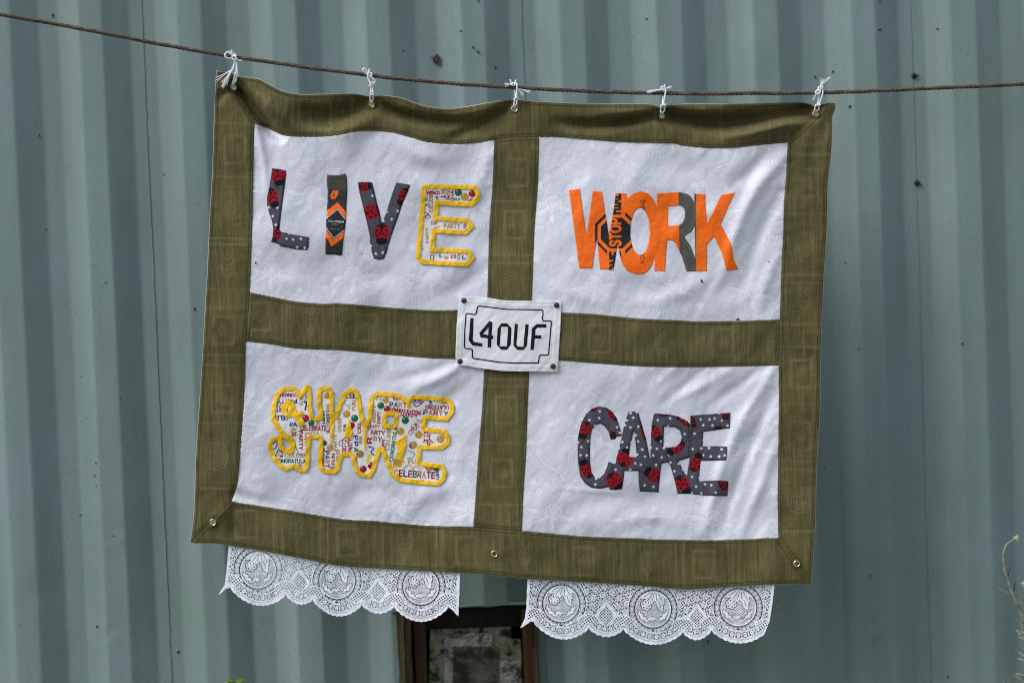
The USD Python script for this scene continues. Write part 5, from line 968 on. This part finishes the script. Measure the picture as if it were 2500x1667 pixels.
tie(4, loop_pair(1991, 279, 257, (-3.4, 4.6), 1995), [strand([(2009, 220), (2008, 230), (2004, 244), (2000, 257)], [DR - .002, DR + .002, DR + .002, DR]), strand([(1999, 232), (1998, 245), (1997, 257)], [.002, .008, DR]), strand([(1990, 226), (1996, 221), (2003, 222), (2000, 229), (1993, 229), (1990, 226)], DR + .003), over(2007, 220, 2002, 232), strand([(1990, 262), (1993, 256), (1998, 258), (2003, 256)], [.012, DR + .003, DR + .003, .012])],
    [knot(2001, 216, 4.2, DR, 21), knot(1997, 226, 4.8, DR + .002, 22)], [fray((2003, 214), (2012, 193), DR, 18, 2.6, 23), fray((2008, 206), (2027, 188), DR, 12, 1.9, 24), fray((1992, 230), (1985, 246), DR, 16, 2.2, 25)])

# ------------------------------------------------------------------ weeds in front of the wall
def leafblade(p0, p1, w, y0, y1, bend=0.12):
    a, b = P(*p0, y0), P(*p1, y1); n = 8; t = np.linspace(0, 1, n); d = b - a; L = np.linalg.norm(d); s = np.cross(d / L, [0, 1.0, 0]); s /= max(np.linalg.norm(s), 1e-6)
    c = a + t[:, None] * d + (bend * L * np.sin(t * math.pi))[:, None] * np.array([0, -.6, .5]); wd = w * np.sin(np.pi * (0.08 + .9 * t))**.8
    v = np.vstack([c - s * wd[:, None], c + np.array([0, .25 * w, 0]), c + s * wd[:, None]]); f = []
    for k in range(n - 1):
        for o in (0, n): f += [(o + k, o + k + 1, o + n + k + 1), (o + k, o + n + k + 1, o + n + k)]
    return trimesh.Trimesh(v, np.array(f), process=False)
YW = -0.60
weed = thing('weed_plant', 'tall pale dry weed with a drooping seed head at the right edge', 'weed')
st = [(2481, 1314), (2467, 1321), (2456, 1332), (2450, 1352), (2451, 1380), (2455, 1400), (2464, 1425), (2475, 1455), (2490, 1487), (2503, 1520), (2520, 1580), (2532, 1680), (2540, 1850), (2545, 2010)]
q3 = P(np.array(st)[:, 0], np.array(st)[:, 1], np.full(len(st), YW)); q3[-1, 2] = -0.01
obj('stem', tube(catmull(q3, 8), np.interp(np.linspace(0, 1, (len(st) - 1) * 8 + 1), [0, .1, .45, 1], [.0016, .0019, .0034, .006]), 7), M['drystem'], weed, smooth=True)
def head(cx, cy, r, seed):
    r_ = np.random.default_rng(seed); c = P(cx, cy, YW); out = []
    for k in range(60):
        d = r_.normal(size=3); d /= np.linalg.norm(d); d[0] = abs(d[0]) * .8 if r_.random() < .7 else d[0]; out.append(tube(np.array([c, c + d * r * .6, c + d * r]), [.0016, .0012, .0006], 4))
    s = trimesh.creation.icosphere(2, r * .55); s.apply_translation(c); return join(out + [s])
obj('seed_head', head(2482, 1313, .009, 1), M['seedhead'], weed, smooth=False)
for (a, b, w, mt) in [((2449, 1383), (2434, 1357), .003, 'dryleaf'), ((2455, 1362), (2464, 1342), .002, 'dryleaf'), ((2458, 1414), (2444, 1400), .0034, 'dryleaf'), ((2471, 1453), (2435, 1435), .0036, 'dryleaf'), ((2494, 1492), (2471, 1468), .0036, 'dryleaf'), ((2503, 1523), (2475, 1507), .0034, 'dryleaf'),
                      ((2458, 1413), (2468, 1381), .0016, 'darkleaf'), ((2474, 1452), (2478, 1415), .0018, 'darkleaf'), ((2470, 1428), (2459, 1432), .002, 'dryleaf')]:
    obj('leaf', leafblade(a, b, w, YW, YW - .01), M[mt], weed, smooth=True)
st2 = [(2499, 1424), (2501, 1440), (2497, 1450), (2488, 1460), (2484, 1462)]
weed2 = thing('weed_plant', 'pale downy weed clump low at the right edge beside the container', 'weed')
r_ = np.random.default_rng(5); stems, lv = [], []
for k in range(6):
    top = (2497 + r_.uniform(-8, 60), 1424 + (0 if k == 0 else r_.uniform(60, 190))); base = (2520 + r_.uniform(-20, 60), 2010)
    if k == 0: top = (2499, 1424)
    pts = [top, ((top[0] * 2 + base[0]) / 3 + r_.uniform(-8, 8), top[1] + 150), ((top[0] + 2 * base[0]) / 3, top[1] + 330), base]; yy = YW - r_.uniform(0, .10)
    q3 = P(np.array(pts)[:, 0], np.array(pts)[:, 1], np.full(4, yy)); q3[-1, 2] = -.01; cc = catmull(q3, 14); obj('stem', tube(cc, np.linspace(.0014, .004, len(cc)), 6), M['drystem'], weed2, smooth=True)
    tt = catmull(np.array(pts), 14)
    for j in range(26):
        u = r_.integers(4, len(tt) - 14); p0 = tt[u]; sg = r_.choice([-1, 1]); p1 = (p0[0] + sg * r_.uniform(14, 34), p0[1] - r_.uniform(4, 26)); lv.append((leafblade(p0, p1, r_.uniform(.0014, .003), yy, yy - r_.uniform(-.02, .03)), 0))
for l, _ in lv: obj('leaf', l, M['dryleaf'], weed2, smooth=True)
obj('seed_head', head(2499, 1424, .0075, 2), M['seedhead'], weed2, smooth=False)
tuft = thing('weed_plant', 'grey dried weed tuft at the bottom right corner', 'weed')
for k in range(60):
    bx_, by_ = 2455 + r_.uniform(-20, 70), 2000; tx_, ty_ = 2440 + r_.uniform(-4, 70), 1640 + abs(r_.normal()) * 30
    yy = -.62 + r_.uniform(-.05, .05); obj('blade', leafblade((bx_, by_), (tx_, ty_), r_.uniform(.0015, .0035), yy, yy + r_.uniform(-.02, .02), .03), M['dryleaf'] if r_.random() < .75 else M['drystem'], tuft, smooth=True)
sprig = thing('leafy_plant', 'fresh green plant tip poking up at the bottom left of the hatch', 'plant')
q3 = P(np.array([570.0, 568, 566, 560]), np.array([1668.0, 1760, 1900, 2040]), np.full(4, -.25)); q3[-1, 2] = -.01
obj('stem', tube(catmull(q3, 8), np.linspace(.0015, .004, 25), 6), M['greenleaf'], sprig, smooth=True)
for k in range(34):
    yy0 = 1668 + (k // 2) * 13 * (1 + .02 * k); sg = -1 if k % 2 else 1; p0 = (570 - k * .1, yy0); p1 = (570 + sg * r_.uniform(10, 32), yy0 - r_.uniform(2, 14))
    obj('leaf', leafblade(p0, p1, r_.uniform(.004, .008), -.25, -.25 - r_.uniform(-.03, .04)), M['greenleaf'], sprig, smooth=True)
for p1 in ((556, 1661), (562, 1663), (576, 1663), (569, 1664)): obj('leaf', leafblade((569, 1674), p1, .004, -.25, -.27), M['greenleaf'], sprig, smooth=True)
